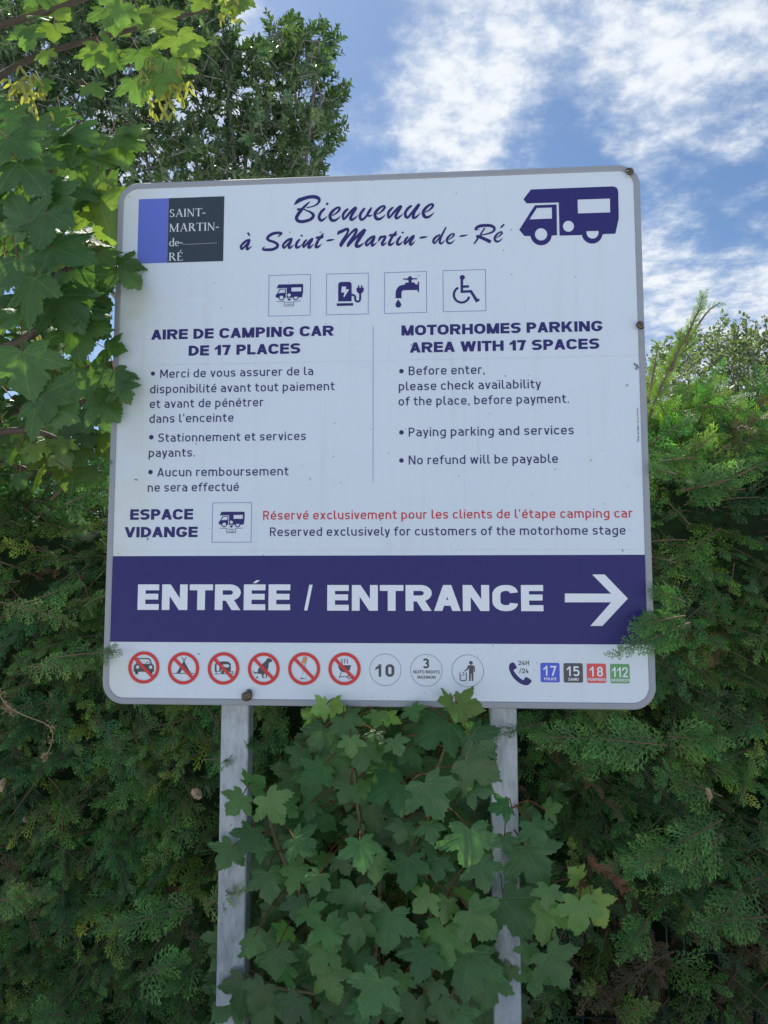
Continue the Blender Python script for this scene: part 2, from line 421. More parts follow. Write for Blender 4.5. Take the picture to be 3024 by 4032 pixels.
def rnd(pts, r, closed=False, k=6):
    """round the corners of a polyline"""
    P = [np.array(p, float) for p in pts]; n = len(P); out_ = []
    R = r if hasattr(r, '__len__') else [r] * n
    for i in range(n):
        if not closed and i in (0, n - 1): out_.append(P[i]); continue
        a, b, c = P[i - 1], P[i], P[(i + 1) % n]
        la, lc = np.linalg.norm(a - b), np.linalg.norm(c - b)
        fa = 1.0 if (not closed and i == 1) else .5
        fc = 1.0 if (not closed and i == n - 2) else .5
        u, v = (a - b) / la, (c - b) / lc
        cs = max(-1, min(1, u @ v)); th = math.acos(cs)
        if R[i] < 1e-6 or th > math.pi - .02: out_.append(b); continue
        t = min(R[i] / math.tan(th / 2), la * fa, lc * fc)
        p, q = b + u * t, b + v * t
        for j in range(k + 1):              # close to a circular arc
            x = j / k; w = .5 * (1 + math.cos(th)) ** .5 * 1.0
            wm = math.sin(th / 2)
            den = (1 - x) ** 2 + 2 * wm * x * (1 - x) + x * x
            out_.append(((1 - x) ** 2 * p + 2 * wm * x * (1 - x) * b + x * x * q) / den)
    return [tuple(p) for p in out_]

# ---- lettering: one parametric sans face (regular, bold and heavy by stroke width), drawn from strokes
WD = dict(a=.55, b=.58, c=.52, d=.58, e=.57, f=.36, g=.58, h=.57, k=.55, l=.25, m=.93, n=.57, o=.58, p=.58, q=.58, r=.41, s=.51, t=.38, u=.57,
          v=.56, w=.84, x=.55, y=.56, A=.72, B=.64, C=.61, D=.65, E=.55, G=.66, H=.68, K=.68, L=.52, M=.82, N=.70, O=.67, P=.60, R=.63, S=.61, T=.60,
          U=.66, V=.70, W=1.0, X=.68)
WD.update({c: .58 for c in '023456789'}); WD['1'] = .40; WD['/'] = .42; WD['-'] = .32
WH = dict(A=1.10, C=1.03, D=1.03, E=.90, G=1.09, H=1.08, K=1.12, L=.84, M=1.24, N=1.08, O=1.12, P=.96, R=1.08, S=.98, T=.98, V=1.10, W=1.55, I=.30)
WH.update({'1': .62, '7': .84, '/': .44, 'I': .325})
ACC = {'é': 'e/', 'è': 'e\\', 'à': 'a\\', 'É': 'E/', 'ô': 'o^'}
def glyph(ch, s, Hh=1.0, wide=None, X=.735):
    base, acc = (ACC[ch][0], ACC[ch][1]) if ch in ACC else (ch, None)
    h = s / 2; H = Hh; T = X - h; CT = H - h; B = h; M_ = .52 * H
    w = (wide or WD).get(base, s if base in 'iI.,\'' else .58)
    if wide is None and base not in "iI.,'-": w += (s - .135) * .75
    L, R = h, w - h
    S = []
    def st(pts, r=0, closed=False, cap='square'): S.append(('s', rnd(pts, r, closed) if r is not 0 else pts, closed, cap))
    def dg(x0, y0, x1, y1, k=1.0):
        hh = h * k * math.hypot(x1 - x0, y1 - y0) / abs(y1 - y0)
        S.append(('p', [(x0 - hh, y0), (x0 + hh, y0), (x1 + hh, y1), (x1 - hh, y1)]))
    def dh(s_=1.0, dx=1, dy=1): return h * s_ * math.hypot(dx, dy) / abs(dy)
    rb = min(.27 if wide is None else .42, (w - s) * .5 + h * .7)
    c = base
    if c == 'a': st([(L + .04, T), (R, T), (R, B)], rb); st([(R, X * .57), (L, X * .57), (L, B), (R, B)], .17, cap='butt')
    elif c in 'bp':
        st([(L, B), (L, CT)] if c == 'b' else [(L, -.22), (L, T)]); st([(L, T), (R, T), (R, B), (L, B)], rb, cap='butt')
    elif c in 'dq': st([(R, B), (R, CT)] if c == 'd' else [(R, -.22), (R, T)]); st([(R, T), (L, T), (L, B), (R, B)], rb, cap='butt')
    elif c == 'c': st([(R, T - .11), (R, T), (L, T), (L, B), (R, B), (R, B + .11)], rb, cap='butt')
    elif c == 'e': st([(L, X * .5), (R, X * .5), (R, T), (L, T), (L, B), (R - .03, B), (R - .0, B + .09)], [0, 0, rb, rb, rb, .2, 0], cap='butt')
    elif c == 'f': st([(w, CT), (w * .42, CT), (w * .42, B)], .17); st([(h * .6, T), (w - h * .8, T)])
    elif c == 'g': st([(R, T), (L, T), (L, B), (R, B)], rb, cap='butt'); st([(R, T), (R, -.20), (L + .05, -.20)], .22)
    elif c in 'hn':
        st([(L, B), (L, CT if c == 'h' else T)]); st([(L, T), (R, T), (R, B)], rb)
    elif c == 'i': st([(L, B), (L, T)]); S.append(('d', L, H - h * 1.05, h * 1.15))
    elif c == 'k': st([(L, B), (L, CT)]); dg(L + dh(1, w - s, .4), X * .42, w - dh(1, w - s, .4), X); dg(w - dh(1, .3, .4), 0, w * .50, X * .52)
    elif c == 'l': st([(L, CT), (L, B), (w - h * .4, B)], .14)
    elif c == 'm': m = w / 2; st([(L, B), (L, T)]); st([(L, T), (m, T), (m, B)], rb * .8); st([(m, T), (R, T), (R, B)], rb * .8)
    elif c == 'o': st([(L, B), (L, T), (R, T), (R, B)], rb, True)
    elif c == 'r': st([(L, B), (L, T)]); st([(L, T), (R, T), (R, T - .06)], .18, cap='butt')
    elif c == 's': m = X / 2; st([(R, T - .09), (R, T), (L, T), (L, m), (R, m), (R, B), (L, B), (L, B + .09)], .16, cap='butt')
    elif c == 't': st([(w * .36, H * .92 - h), (w * .36, B), (w - h * .7, B)], .16); st([(h * .6, T), (w - h * .8, T)])
    elif c == 'u': st([(L, T), (L, B), (R, B)], rb); st([(R, T), (R, B)])
    elif c in 'vy':
        d = dh(1, w / 2 - h, X); dg(w / 2, 0, d, X); dg(w / 2, 0, w - d, X)
        if c == 'y': S.pop(); x2 = w / 2 - (w / 2 - d) * .30; dg(x2, -.22, w - d, X); S.append(('s', [(x2 - .10, -.22 + h), (x2 + .02, -.22 + h)], False, 'butt'))
    elif c == 'w': d = dh(1, w / 4, X); dg(w * .28, 0, d, X); dg(w * .28, 0, w / 2, X); dg(w * .72, 0, w / 2, X); dg(w * .72, 0, w - d, X)
    elif c == 'x': d = dh(1, w - s, X); dg(d, 0, w - d, X); dg(w - d, 0, d, X)
    elif c == 'A': d = dh(1, w / 2, H); dg(d, 0, w / 2, H); dg(w - d, 0, w / 2, H); st([(w * .27, H * .20 + h), (w * .73, H * .20 + h)], cap='butt')
    elif c == 'B': st([(L, B), (L, CT)]); st([(L, CT), (R - .03, CT), (R - .03, M_), (L, M_)], .22, cap='butt'); st([(L, M_), (R, M_), (R, B), (L, B)], .24, cap='butt')
    elif c == 'C': st([(R, H * .70), (R, CT), (L, CT), (L, B), (R, B), (R, H * .30)], rb * 1.25, cap='butt')
    elif c == 'G': st([(R, H * .70), (R, CT), (L, CT), (L, B), (R, B), (R, H * .46)], rb * 1.25, cap='butt'); st([(R, H * .54 - h), (w * .55, H * .54 - h)], cap='butt')
    elif c == 'D': st([(L, B), (L, CT)]); st([(L, CT), (R, CT), (R, B), (L, B)], rb * 1.2, cap='butt')
    elif c == 'E': st([(L, B), (L, CT)]); st([(L, CT), (R, CT)]); st([(L, M_), (R - .03, M_)]); st([(L, B), (R, B)])
    elif c == 'H': st([(L, B), (L, CT)]); st([(R, B), (R, CT)]); st([(L, M_), (R, M_)], cap='butt')
    elif c == 'I': st([(L, B), (L, CT)])
    elif c == 'K': st([(L, B), (L, CT)]); d = dh(1, w - s * 1.5, H * .6); dg(L + d * .7, H * .32, w - d, H); dg(w - d, 0, w * .48, H * .58)
    elif c == 'L': st([(L, CT), (L, B), (R, B)])
    elif c == 'M': st([(L, B), (L, CT)]); st([(R, B), (R, CT)]); d = dh(1, w / 2 - h, H * .75); v0 = H * (.22 if wide is None else 0); dg(w / 2, v0, d, H); dg(w / 2, v0, w - d, H)
    elif c == 'N': st([(L, B), (L, CT)]); st([(R, B), (R, CT)]); d = dh(1, w - s * 1.6, H); dg(w - d, 0, d, H)
    elif c == 'O': st([(L, B), (L, CT), (R, CT), (R, B)], rb * 1.25, True)
    elif c in 'PR':
        st([(L, B), (L, CT)]); q = .46 * H if c == 'P' else .48 * H
        st([(L, CT), (R, CT), (R, q), (L, q)], .26 * H, cap='butt')
        if c == 'R': d = dh(1, .3, .5); dg(w - d, 0, w * .52, q)
    elif c == 'S': st([(R, CT - .10 * H), (R, CT), (L, CT), (L, M_), (R, M_), (R, B), (L, B), (L, B + .12 * H)], .25 * H, cap='butt')
    elif c == 'T': st([(w / 2, B), (w / 2, CT)]); st([(L, CT), (R, CT)])
    elif c == 'U': st([(L, CT), (L, B), (R, B), (R, CT)], rb * 1.2)
    elif c == 'V': d = dh(1, w / 2 - h, H); dg(w / 2, 0, d, H); dg(w / 2, 0, w - d, H)
    elif c == 'W': d = dh(1, w / 4, H); dg(w * .28, 0, d, H); dg(w * .28, 0, w / 2, H); dg(w * .72, 0, w / 2, H); dg(w * .72, 0, w - d, H)
    elif c == 'X': d = dh(1, w - s, H); dg(d, 0, w - d, H); dg(w - d, 0, d, H)
    elif c == '/': d = dh(1, w, H); dg(d, 0, w - d, H, .8)
    elif c == '-': w = .32; st([(h, .36), (w - h, .36)])
    elif c == '0': st([(L, B), (L, CT), (R, CT), (R, B)], rb * 1.1, True)
    elif c == '1': st([(R, B), (R, CT)]); d = dh(1, .26, .22); S.append(('p', [(0, H * .72), (R, H - .001), (R, H - s * 1.25), (0, H * .72 - s * 1.0)]))
    elif c == '2': st([(L, H * .74), (L, CT), (R, CT), (R, H * .56), (L + h * .3, B), (R, B)], [0, .24, .24, .16, 0, 0])
    elif c == '3': st([(L, H * .78), (L, CT), (R - .02, CT), (R - .02, M_), (w * .42, M_)], .24, cap='butt'); st([(w * .42, M_), (R, M_), (R, B), (L, B), (L, H * .22)], .24, cap='butt')
    elif c == '4': st([(R - .10, B), (R - .10, H * .45)]); st([(w * .45, CT), (L, H * .24), (w, H * .24)], cap='butt')
    elif c == '5': st([(R, CT), (L + .02, CT), (L, H * .56), (R, H * .60), (R, B), (L, B), (L, H * .2)], [0, 0, 0, .24, .24, .2, 0], cap='butt')
    elif c == '6': st([(w * .6, CT), (L, H * .38), (L, B), (R, B), (R, H * .58), (L, H * .58)], [0, .3, .24, .24, .24, 0], cap='butt')
    elif c == '7': st([(L, CT), (R, CT), (w * .38, B)], 0) if wide is None else (st([(L, CT), (R, CT)]), dg(w * .42, 0, w - dh(1, .3, 1), H - .02))
    elif c == '8': st([(L + .02, M_), (L + .02, CT), (R - .02, CT), (R - .02, M_)], .22, True); st([(L, B), (L, M_), (R, M_), (R, B)], .24, True)
    elif c == '9': st([(w * .4, B), (R, H * .62), (R, CT), (L, CT), (L, H * .42), (R, H * .42)], [0, .3, .24, .24, .24, 0], cap='butt')
    elif c == '.': st([(L, B), (L, B + .001)]); w = s
    elif c == ',': S.append(('p', [(0, 0), (s * .45, -.16), (s * .9, -.16), (s, s), (0, s)]))
    elif c == "'": S.append(('p', [(s * .1, H * .70), (s * .7, H * .70), (s, H), (0, H)]))
    if acc:
        y0 = (H if base.isupper() else X) + .07; m = w / 2; k = .9 if base.isupper() else 1
        if acc == '/': S.append(('p', [(m - .08, y0), (m + .06, y0), (m + .22, y0 + .18 * k), (m + .06, y0 + .18 * k)]))
        elif acc == '\\': S.append(('p', [(m + .08, y0), (m - .06, y0), (m - .22, y0 + .18), (m - .06, y0 + .18)]))
        else: S.append(('s', [(m - .13, y0 + .02), (m, y0 + .14), (m + .13, y0 + .02)], False, 'butt'))
    return w, S

def text(g, z, body, x0, y0, x1, y1, cap, style='reg', vert=False):
    """lay a line of lettering between two baseline points of a detail view; cap = cap height there"""
    s, Hh, wide, gap, sp = {'reg': (.135, 1.0, None, .175, .50), 'med': (.165, 1.0, None, .15, .46), 'bold': (.20, 1.0, None, .14, .42),
                            'heavy': (.325, 1.42, WH, .13, .58)}[style]
    x = 0; items = []
    for i, ch in enumerate(body):
        if ch == ' ': x += sp - gap; continue
        w, S = glyph(ch, s, Hh, wide)
        items.append((x, S)); x += w + gap
        if ch in 'rvyAVTLk' or (i + 1 < len(body) and body[i + 1] in 'vyAVT/'): x -= .045
    tot = x - gap
    a, b = np.array(z(x0, y0)), np.array(z(x1, y1))
    if not vert:
        v = (a[1] + b[1]) / 2; ch_ = z(x0, y0 - cap)[1] - a[1]
        kx = (b[0] - a[0]) / tot; ky = ch_ / Hh
        f = lambda p, x_: (a[0] + (x_ + p[0]) * kx, v + p[1] * ky)
    else:
        kx = (b[1] - a[1]) / tot; ky = abs(z(x0 - cap, y0)[0] - a[0]) / Hh
        f = lambda p, x_: (a[0] - p[1] * ky, a[1] + (x_ + p[0]) * kx)
    sw = s
    for x_, S in items:
        for it in S:
            if it[0] == 'p':
                q = [f(p, x_) for p in it[1]]; g.fill(q)
            elif it[0] == 'd':
                n = 18; g.fill([f((it[1] + it[3] * math.cos(2 * math.pi * k / n), it[2] + it[3] * math.sin(2 * math.pi * k / n)), x_) for k in range(n)])
            else:                            # stroke in glyph units, then carried onto the panel
                t = G(); t.stroke(it[1], sw, it[3], it[2]); y = g._lift(); i0 = len(g.v)
                for (px, py, pz) in t.v:
                    u = f((px, pz), x_); g.v.append((u[0], y + (py - t.v[0][1]), u[1]))
                flip = vert is False and kx * ky < 0
                g.f += [[i0 + k for k in (fc[::-1] if flip else fc)] for fc in t.f]

# ---- views of the photograph used for measuring
zA = Z(1140, 750, 1440, 900); zB = Z(1430, 750, 1730, 900); zC = Z(930, 880, 1330, 1000); zD = Z(1290, 880, 1690, 1000); zE = Z(1660, 860, 2010, 1000)
zF = Z(1980, 650, 2580, 1010); zG = Z(800, 1970, 1020, 2150); zH = Z(1280, 1070, 1460, 1250); zI = Z(1505, 1065, 1685, 1245); zJ = Z(1740, 1055, 1920, 1235)
zK = Z(540, 770, 890, 1040); z5 = Z(540, 1230, 1500, 1720); z6 = Z(1500, 1230, 2580, 1900); z7 = Z(440, 1700, 1500, 2180); z8 = Z(1000, 1960, 2580, 2180)
zv = Z(2420, 1550, 2560, 1800, 1239); zb = Z(400, 2150, 2600, 2800); zp = Z(460, 2530, 1000, 2730); zq = Z(950, 2530, 1450, 2730); zr = Z(1430, 2530, 1930, 2730)
zt = Z(1960, 2560, 2560, 2740); z4 = Z(1020, 1030, 1960, 1270); zc = Z(1160, 2560, 1240, 2700, 1264); zd = Z(0, 0, 3024, 4032)

sign = tag(empty('information_sign', (0, 0, 0)), 'white motorhome parking sign with grey rim on two galvanised posts', 'sign')

def rrect(w, h, r, n=12):
    out_ = []
    for (cx, cy, a0) in ((w / 2 - r, h / 2 - r, 0), (-w / 2 + r, h / 2 - r, 90), (-w / 2 + r, -h / 2 + r, 180), (w / 2 - r, -h / 2 + r, 270)):
        for k in range(n + 1):
            a = math.radians(a0 + 90 * k / n); out_.append((cx + r * math.cos(a), cy + r * math.sin(a)))
    return out_
RIM, RC = .0178, .061
# panel
pl = rrect(SW - 2 * RIM + .004, SH - 2 * RIM + .004, RC - RIM + .002); n = len(pl)
V = [(x, 0.0, z + ZC) for x, z in pl] + [(x, .0025, z + ZC) for x, z in pl]
Fc = [list(range(n)), list(range(2 * n - 1, n - 1, -1))] + [[k, k + n, (k + 1) % n + n, (k + 1) % n] for k in range(n)]
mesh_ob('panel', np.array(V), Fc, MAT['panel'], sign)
# rim: a folded aluminium edge
prof = [(.004, .034), (0, .030), (0, .002), (.0008, -.0012), (.0028, -.0026), (RIM - .0022, -.0026), (RIM, -.0012), (RIM, .0016)]
V = []; Fc = []
for (d, y) in prof: V += [(x, y, z + ZC) for x, z in rrect(SW - 2 * d, SH - 2 * d, RC - d)]
for i in range(len(prof) - 1):
    for k in range(n):
        a = i * n + k; b = i * n + (k + 1) % n; Fc.append([a, b, b + n, a + n])
mesh_ob('rim', np.array(V), Fc, MAT['rim'], sign)
mb = MB()
for zz_ in (-.52, -.05, .52): mb.box((-.70, .0032, ZC + zz_ - .02), (.70, .0395, ZC + zz_ + .02))
mb.build('back_rail', MAT['back'], sign)
# posts: rectangular galvanised tube with rounded corners
def post(xa, xb):
    w, d, r = xb - xa, .06, .006
    pr = rrect(w, d, r, 4); V = []; m_ = len(pr)
    for zz_ in (-.3, .3, .9, 1.5, ZC + .6): V += [((xa + xb) / 2 + x, .040 + d / 2 + y, zz_) for x, y in pr]
    Fq = [[i * m_ + k, i * m_ + (k + 1) % m_, (i + 1) * m_ + (k + 1) % m_, (i + 1) * m_ + k] for i in range(4) for k in range(m_)]
    Fq.append([4 * m_ + k for k in range(m_)])
    return mesh_ob('post', np.array(V), Fq, MAT['galv'], sign)
post(-.4264, -.3479); post(.3178, .3905)

# ---- emblem with town name
e = [np.array(p) for p in zK.P([(28, 72), (587, 52), (568, 1255), (5, 1275)])]
q = [np.array(p) for p in zK.P([(587, 52), (1628, 12), (1608, 1222), (568, 1253)])]
xl, xm, xr = (e[0][0] + e[3][0]) / 2, (e[1][0] + e[2][0]) / 2, (q[1][0] + q[2][0]) / 2
vt, vb = (e[0][1] + e[1][1] + q[1][1]) / 3, (e[2][1] + e[3][1] + q[2][1]) / 3
g = G(1); g.fill([(xm, vb), (xr, vb), (xr, vt), (xm, vt)]); emb = g.build('emblem', 'emblem_dark', sign)
g = G(1); g.fill([(xl, vb), (xm - .0005, vb), (xm - .0005, vt), (xl, vt)]); g.build('blue_stripe', 'emblem_blue', emb)
def serif(g, z, body, x0, y0, x1, y1, cap):
    TK, TN, SF = .135, .055, .05
    def gl(c):
        S = []
        def stem(x, t, y0=0, y1=1, b=True, tp=True):
            S.append([(x, y0), (x + t, y0), (x + t, y1), (x, y1)])
            if b: S.append([(x - .07, y0), (x + t + .07, y0), (x + t + .01, y0 + SF), (x - .01, y0 + SF)])
            if tp: S.append([(x - .07, y1), (x + t + .07, y1), (x + t + .01, y1 - SF), (x - .01, y1 - SF)])
        def bar(x0, x1, y, t=TN): S.append([(x0, y), (x1, y), (x1, y + t), (x0, y + t)])
        def dia(xa, ya, xb, yb, t): S.append([(xa, ya), (xa + t, ya), (xb + t, yb), (xb, yb)])
        def arc(cx, cy, rx, ry, a0, a1, t0=TN, t1=TK):
            o = []; i_ = []
            for k in range(15):
                a = math.radians(a0 + (a1 - a0) * k / 14); t = t0 + (t1 - t0) * abs(math.cos(a))
                o.append((cx + rx * math.cos(a), cy + ry * math.sin(a))); i_.append((cx + (rx - t) * math.cos(a), cy + (ry - min(t, TN + .02)) * math.sin(a)))
            S.append(o + i_[::-1])
        if c == 'S': arc(.27, .745, .23, .255, 20, 270); arc(.28, .27, .25, .27, -160, 90); return .55, S
        if c == 'A':
            dia(.10, 0, .40, 1, TN); dia(.66, 0, .36, 1.02, TK); bar(.22, .62, .33)
            for x in (.02, .58): S.append([(x, 0), (x + .27, 0), (x + .2, SF), (x + .07, SF)])
            return .86, S
        if c == 'I': stem(.08, TK); return .30, S
        if c == 'N': stem(.10, TN, tp=False); stem(.66, TN, b=False); dia(.62, 0, .04, 1, TK); return .84, S
        if c == 'T':
            stem(.29, TK, tp=False); bar(0, .72, .945)
            S.append([(0, .83), (.03, .83), (.06, .95), (0, .95)]); S.append([(.69, .83), (.72, .83), (.72, .95), (.66, .95)]); return .72, S
        if c == 'M': stem(.10, TN, tp=False); stem(.80, TK, ); dia(.44, .02, .06, 1, TK); dia(.46, .02, .83, 1, TN); return 1.03, S
        if c == 'R': stem(.08, TK); arc(.26, .745, .33, .255, -90, 90); dia(.60, 0, .28, .5, TK + .03); return .78, S
        if c in 'EÉ':
            stem(.08, TK); bar(.15, .56, .945); bar(.15, .5, .5); bar(.15, .6, 0)
            S.append([(.52, .83), (.56, .83), (.56, .95), (.48, .95)]); S.append([(.56, .05), (.60, .05), (.63, .19), (.60, .19)])
            if c == 'É': S.append([(.25, 1.1), (.33, 1.1), (.52, 1.28), (.36, 1.28)])
            return .63, S
        if c == 'd': arc(.28, .31, .27, .32, 50, 310); stem(.44, TK * .9, 0, 1.02, False, False); S.append([(.33, .98), (.44, .94), (.44, 1.02)]); S.append([(.44, 0), (.66, .04), (.66, .08), (.5, .09)]); return .62, S
        if c == 'e': arc(.27, .31, .26, .32, 0, 315); bar(.10, .52, .32); return .54, S
        bar(0, .32, .32, .10); return .32, S
    x = 0; it = []
    for c in body:
        w, S = gl(c); it.append((x, S)); x += w + .04
    tot = x - .04; a, b = z(x0, y0), z(x1, y1); kx = (b[0] - a[0]) / tot; v = (a[1] + b[1]) / 2; ky = z(x0, y0 - cap)[1] - a[1]
    for x_, S in it:
        for p in S: g.fill([(a[0] + (x_ + u) * kx, v + w_ * ky) for u, w_ in p])
g = G(2)
serif(g, zK, 'SAINT-', 605, 408, 1275, 384, 147); serif(g, zK, 'MARTIN-', 597, 682, 1527, 650, 150)
serif(g, zK, 'de-', 597, 950, 850, 942, 148); serif(g, zK, 'RÉ', 588, 1222, 857, 1214, 150)
g.build('lettering', 'emblem_text', emb)
g = G(2); g.stroke([zK(855, 916), zK(1180, 902), zK(1490, 887)], .0008); g.build('crease', 'grey_line', emb)

# ---- brush lettering of the title: strokes with a width at every point
E_ = [(925, 548, 26), (1000, 510, 34), (1062, 455, 50), (1092, 405, 54), (1078, 372, 46), (1025, 385, 50), (950, 442, 64), (890, 520, 70), (884, 590, 70), (920, 648, 72), (985, 655, 60), (1055, 612, 38), (1122, 547, 5)]
N1 = [(1278, 400, 40), (1230, 440, 56), (1180, 500, 62), (1165, 560, 58), (1172, 620, 48), (1182, 652, 18)]
N2 = [(1182, 648, 20), (1220, 600, 44), (1285, 520, 54), (1370, 430, 60), (1432, 380, 56), (1440, 405, 58), (1400, 470, 58), (1350, 550, 62), (1330, 610, 66), (1355, 642, 58), (1410, 612, 44), (1455, 575, 26), (1488, 533, 5)]
A1 = [(228, 262, 26), (170, 284, 40), (112, 330, 42), (78, 380, 40), (92, 418, 38), (130, 388, 30), (180, 332, 32), (218, 284, 34)]
A2 = [(222, 268, 34), (202, 325, 42), (176, 385, 44), (182, 422, 40), (220, 400, 26), (263, 364, 4)]
I1 = [(1042, 256, 28), (1010, 290, 40), (982, 340, 44), (984, 388, 46), (1020, 388, 36), (1078, 338, 4)]
n1c = [(1155, 264, 26), (1120, 300, 40), (1098, 345, 42), (1096, 380, 36), (1102, 402, 14)]
n2c = [(1102, 398, 16), (1150, 340, 36), (1210, 275, 38), (1243, 252, 34), (1232, 285, 40), (1200, 335, 42), (1182, 382, 44), (1202, 398, 36), (1240, 365, 22), (1270, 330, 4)]
T1 = [(1425, 163, 20), (1395, 205, 38), (1345, 270, 42), (1310, 340, 46), (1305, 383, 48), (1340, 383, 38), (1400, 333, 4)]
T2 = [(1296, 248, 12), (1325, 232, 42), (1395, 228, 46), (1432, 207, 8)]
HY = [(1469, 289, 8), (1500, 278, 34), (1560, 270, 32), (1608, 260, 5)]
DOT = [(1060, 212, 34), (1078, 188, 34)]
def sh(S, dx, dy, k=1.0, x0=0, y0=0): return [((x - x0) * k + x0 + dx, (y - y0) * k + y0 + dy, w * k) for x, y, w in S]
def brush(g, z, S):
    p = cr([(x, y, w) for x, y, w in S], 6)
    g.stroke([z(a[0], a[1]) for a in p], [2 * z.L(a[0], a[1], max(a[2], 2) / 2) for a in p], cap='round')
g = G(1)
for S in ([(106, 312, 18), (140, 278, 56), (200, 222, 92), (300, 180, 84), (420, 146, 80), (540, 140, 82), (620, 165, 76), (650, 215, 62), (622, 280, 48), (560, 325, 36), (480, 355, 30), (370, 378, 26)],
          [(160, 412, 40), (230, 412, 56), (300, 405, 36), (372, 440, 34), (450, 470, 48), (510, 520, 66), (515, 570, 72), (460, 630, 70), (360, 665, 72), (250, 680, 74), (175, 655, 72), (152, 595, 74), (188, 520, 78), (240, 450, 74), (290, 390, 62), (350, 330, 52), (410, 275, 36), (457, 243, 6)],
          [(772, 388, 40), (735, 425, 58), (690, 470, 62), (652, 540, 64), (645, 600, 64), (682, 655, 62), (740, 632, 46), (800, 585, 24), (833, 549, 5)],
          [(808, 314, 54), (832, 272, 54)], E_, N1, N2): brush(g, zA, S)
for S in ([(40, 385, 40), (0, 430, 56), (-50, 500, 62), (-72, 570, 62), (-40, 638, 58), (20, 612, 52), (82, 545, 52), (112, 490, 60), (150, 430, 56), (184, 370, 34)],
          [(100, 500, 44), (112, 550, 44), (150, 554, 42), (185, 540, 24), (208, 517, 4)],
          sh(E_, -625, -32), sh(N1, -622, -34), sh(N2, -622, -34),
          [(1062, 330, 36), (1010, 362, 56), (950, 425, 60), (916, 500, 62), (930, 575, 64), (975, 588, 50), (1050, 500, 50), (1130, 400, 52), (1195, 318, 48), (1230, 294, 32)],
          [(1226, 305, 46), (1180, 380, 56), (1120, 462, 62), (1092, 540, 66), (1095, 596, 62), (1140, 590, 48), (1200, 540, 32), (1258, 484, 5)], sh(E_, 427, -72)): brush(g, zB, S)
for S in ([(188, 150, 28), (206, 178, 32), (224, 208, 12)], A1, A2,
          [(670, 228, 4), (712, 195, 26), (735, 160, 42), (670, 154, 46), (590, 172, 50), (530, 212, 50), (510, 250, 46), (545, 280, 44), (620, 305, 44), (675, 345, 46), (662, 392, 48), (590, 425, 50), (500, 430, 48), (440, 425, 36), (442, 402, 24), (475, 377, 4)],
          sh(A1, 688, -20), sh(A2, 688, -20), I1, DOT, n1c, n2c, T1, T2, HY): brush(g, zC, S)
for S in ([(163, 190, 12), (185, 150, 54), (245, 122, 54), (312, 92, 46), (334, 108, 42), (320, 165, 38), (280, 232, 46), (232, 310, 52), (214, 355, 46), (222, 386, 14)],
          [(222, 384, 14), (300, 260, 28), (385, 155, 36), (455, 98, 46), (474, 118, 42), (440, 190, 46), (380, 280, 50), (335, 350, 46), (330, 390, 14)],
          [(330, 386, 14), (400, 300, 30), (490, 205, 44), (560, 140, 50), (612, 92, 38)],
          [(618, 98, 40), (580, 160, 52), (520, 245, 58), (476, 320, 56), (472, 370, 58), (512, 374, 46), (560, 345, 28), (600, 310, 4)],
          sh(A1, 548, -58), sh(A2, 548, -58),
          [(826, 304, 5), (848, 255, 38), (882, 202, 30)], [(850, 240, 44), (900, 218, 40), (944, 216, 36), (922, 268, 44), (890, 320, 46), (902, 352, 42), (940, 330, 24), (973, 299, 4)],
          sh(T1, -297, -38), sh(T2, -297, -38), sh(I1, 158, -48), sh(DOT, 157, -50), sh(n1c, 163, -50), sh(n2c, 163, -50), sh(HY, 28, -46)): brush(g, zD, S)
for S in ([(352, 306, 30), (272, 345, 44), (226, 400, 44), (222, 448, 42), (250, 462, 34), (300, 400, 30), (350, 340, 32)],
          [(459, 160, 22), (430, 215, 34), (382, 310, 38), (346, 400, 42), (340, 455, 46), (372, 468, 38), (410, 435, 22), (441, 404, 4)],
          [(453 + (x - 850) * .63, 272 + (y - 350) * .63, w * .63) for x, y, w in E_], [(704, 346, 8), (735, 332, 34), (800, 322, 34), (869, 305, 5)],
          [(1094, 215, 4), (1040, 214, 18), (1004, 210, 34), (1030, 172, 58), (1100, 142, 62), (1200, 132, 60), (1300, 140, 58), (1355, 178, 54), (1350, 230, 44), (1290, 270, 36), (1200, 295, 28), (1090, 314, 20)],
          [(1180, 178, 28), (1140, 240, 30), (1098, 300, 32)], [(1018, 350, 34), (1060, 338, 62), (1150, 375, 62), (1230, 412, 66), (1290, 442, 66)],
          [(1062, 350, 34), (1020, 420, 34), (977, 477, 26)], [(1345 + (x - 850) * .63, 240 + (y - 350) * .63, w * .63) for x, y, w in E_],
          [(1467, 184, 12), (1505, 148, 36), (1542, 110, 28)]): brush(g, zE, S)
g.build('title_lettering', 'navy', sign)

# ---- large camper symbol
def arc(z, cx, cy, r, a0, a1, n=20): return [z(cx + r * math.cos(math.radians(a0 + (a1 - a0) * k / n)), cy + r * math.sin(math.radians(a0 + (a1 - a0) * k / n))) for k in range(n + 1)]
g = G(1)
roof = zF.P([(307, 266)]) + [zF(1180, 233)] + zF.P([(1215, 235), (1238, 247), (1251, 270), (1256, 300), (1262, 580), (1225, 748), (1098, 752)]) + arc(zF, 972, 743, 113, 8, 172) + zF.P([(850, 763), (617, 769), (608, 408), (258, 418), (223, 372)])
g.fill(roof, [zF.P([(813, 377), (1166, 365), (1168, 516), (817, 527)]), arc(zF, 714, 667, 60, 0, 360 - 12), zF.P([(910, 720), (1042, 718)]) + arc(zF, 976, 735, 66, 0, 180)])
cab = zF.P([(350, 438), (585, 430), (590, 765), (540, 768)]) + arc(zF, 416, 757, 117, 5, 172) + zF.P([(292, 773), (235, 773), (178, 706), (295, 520)])
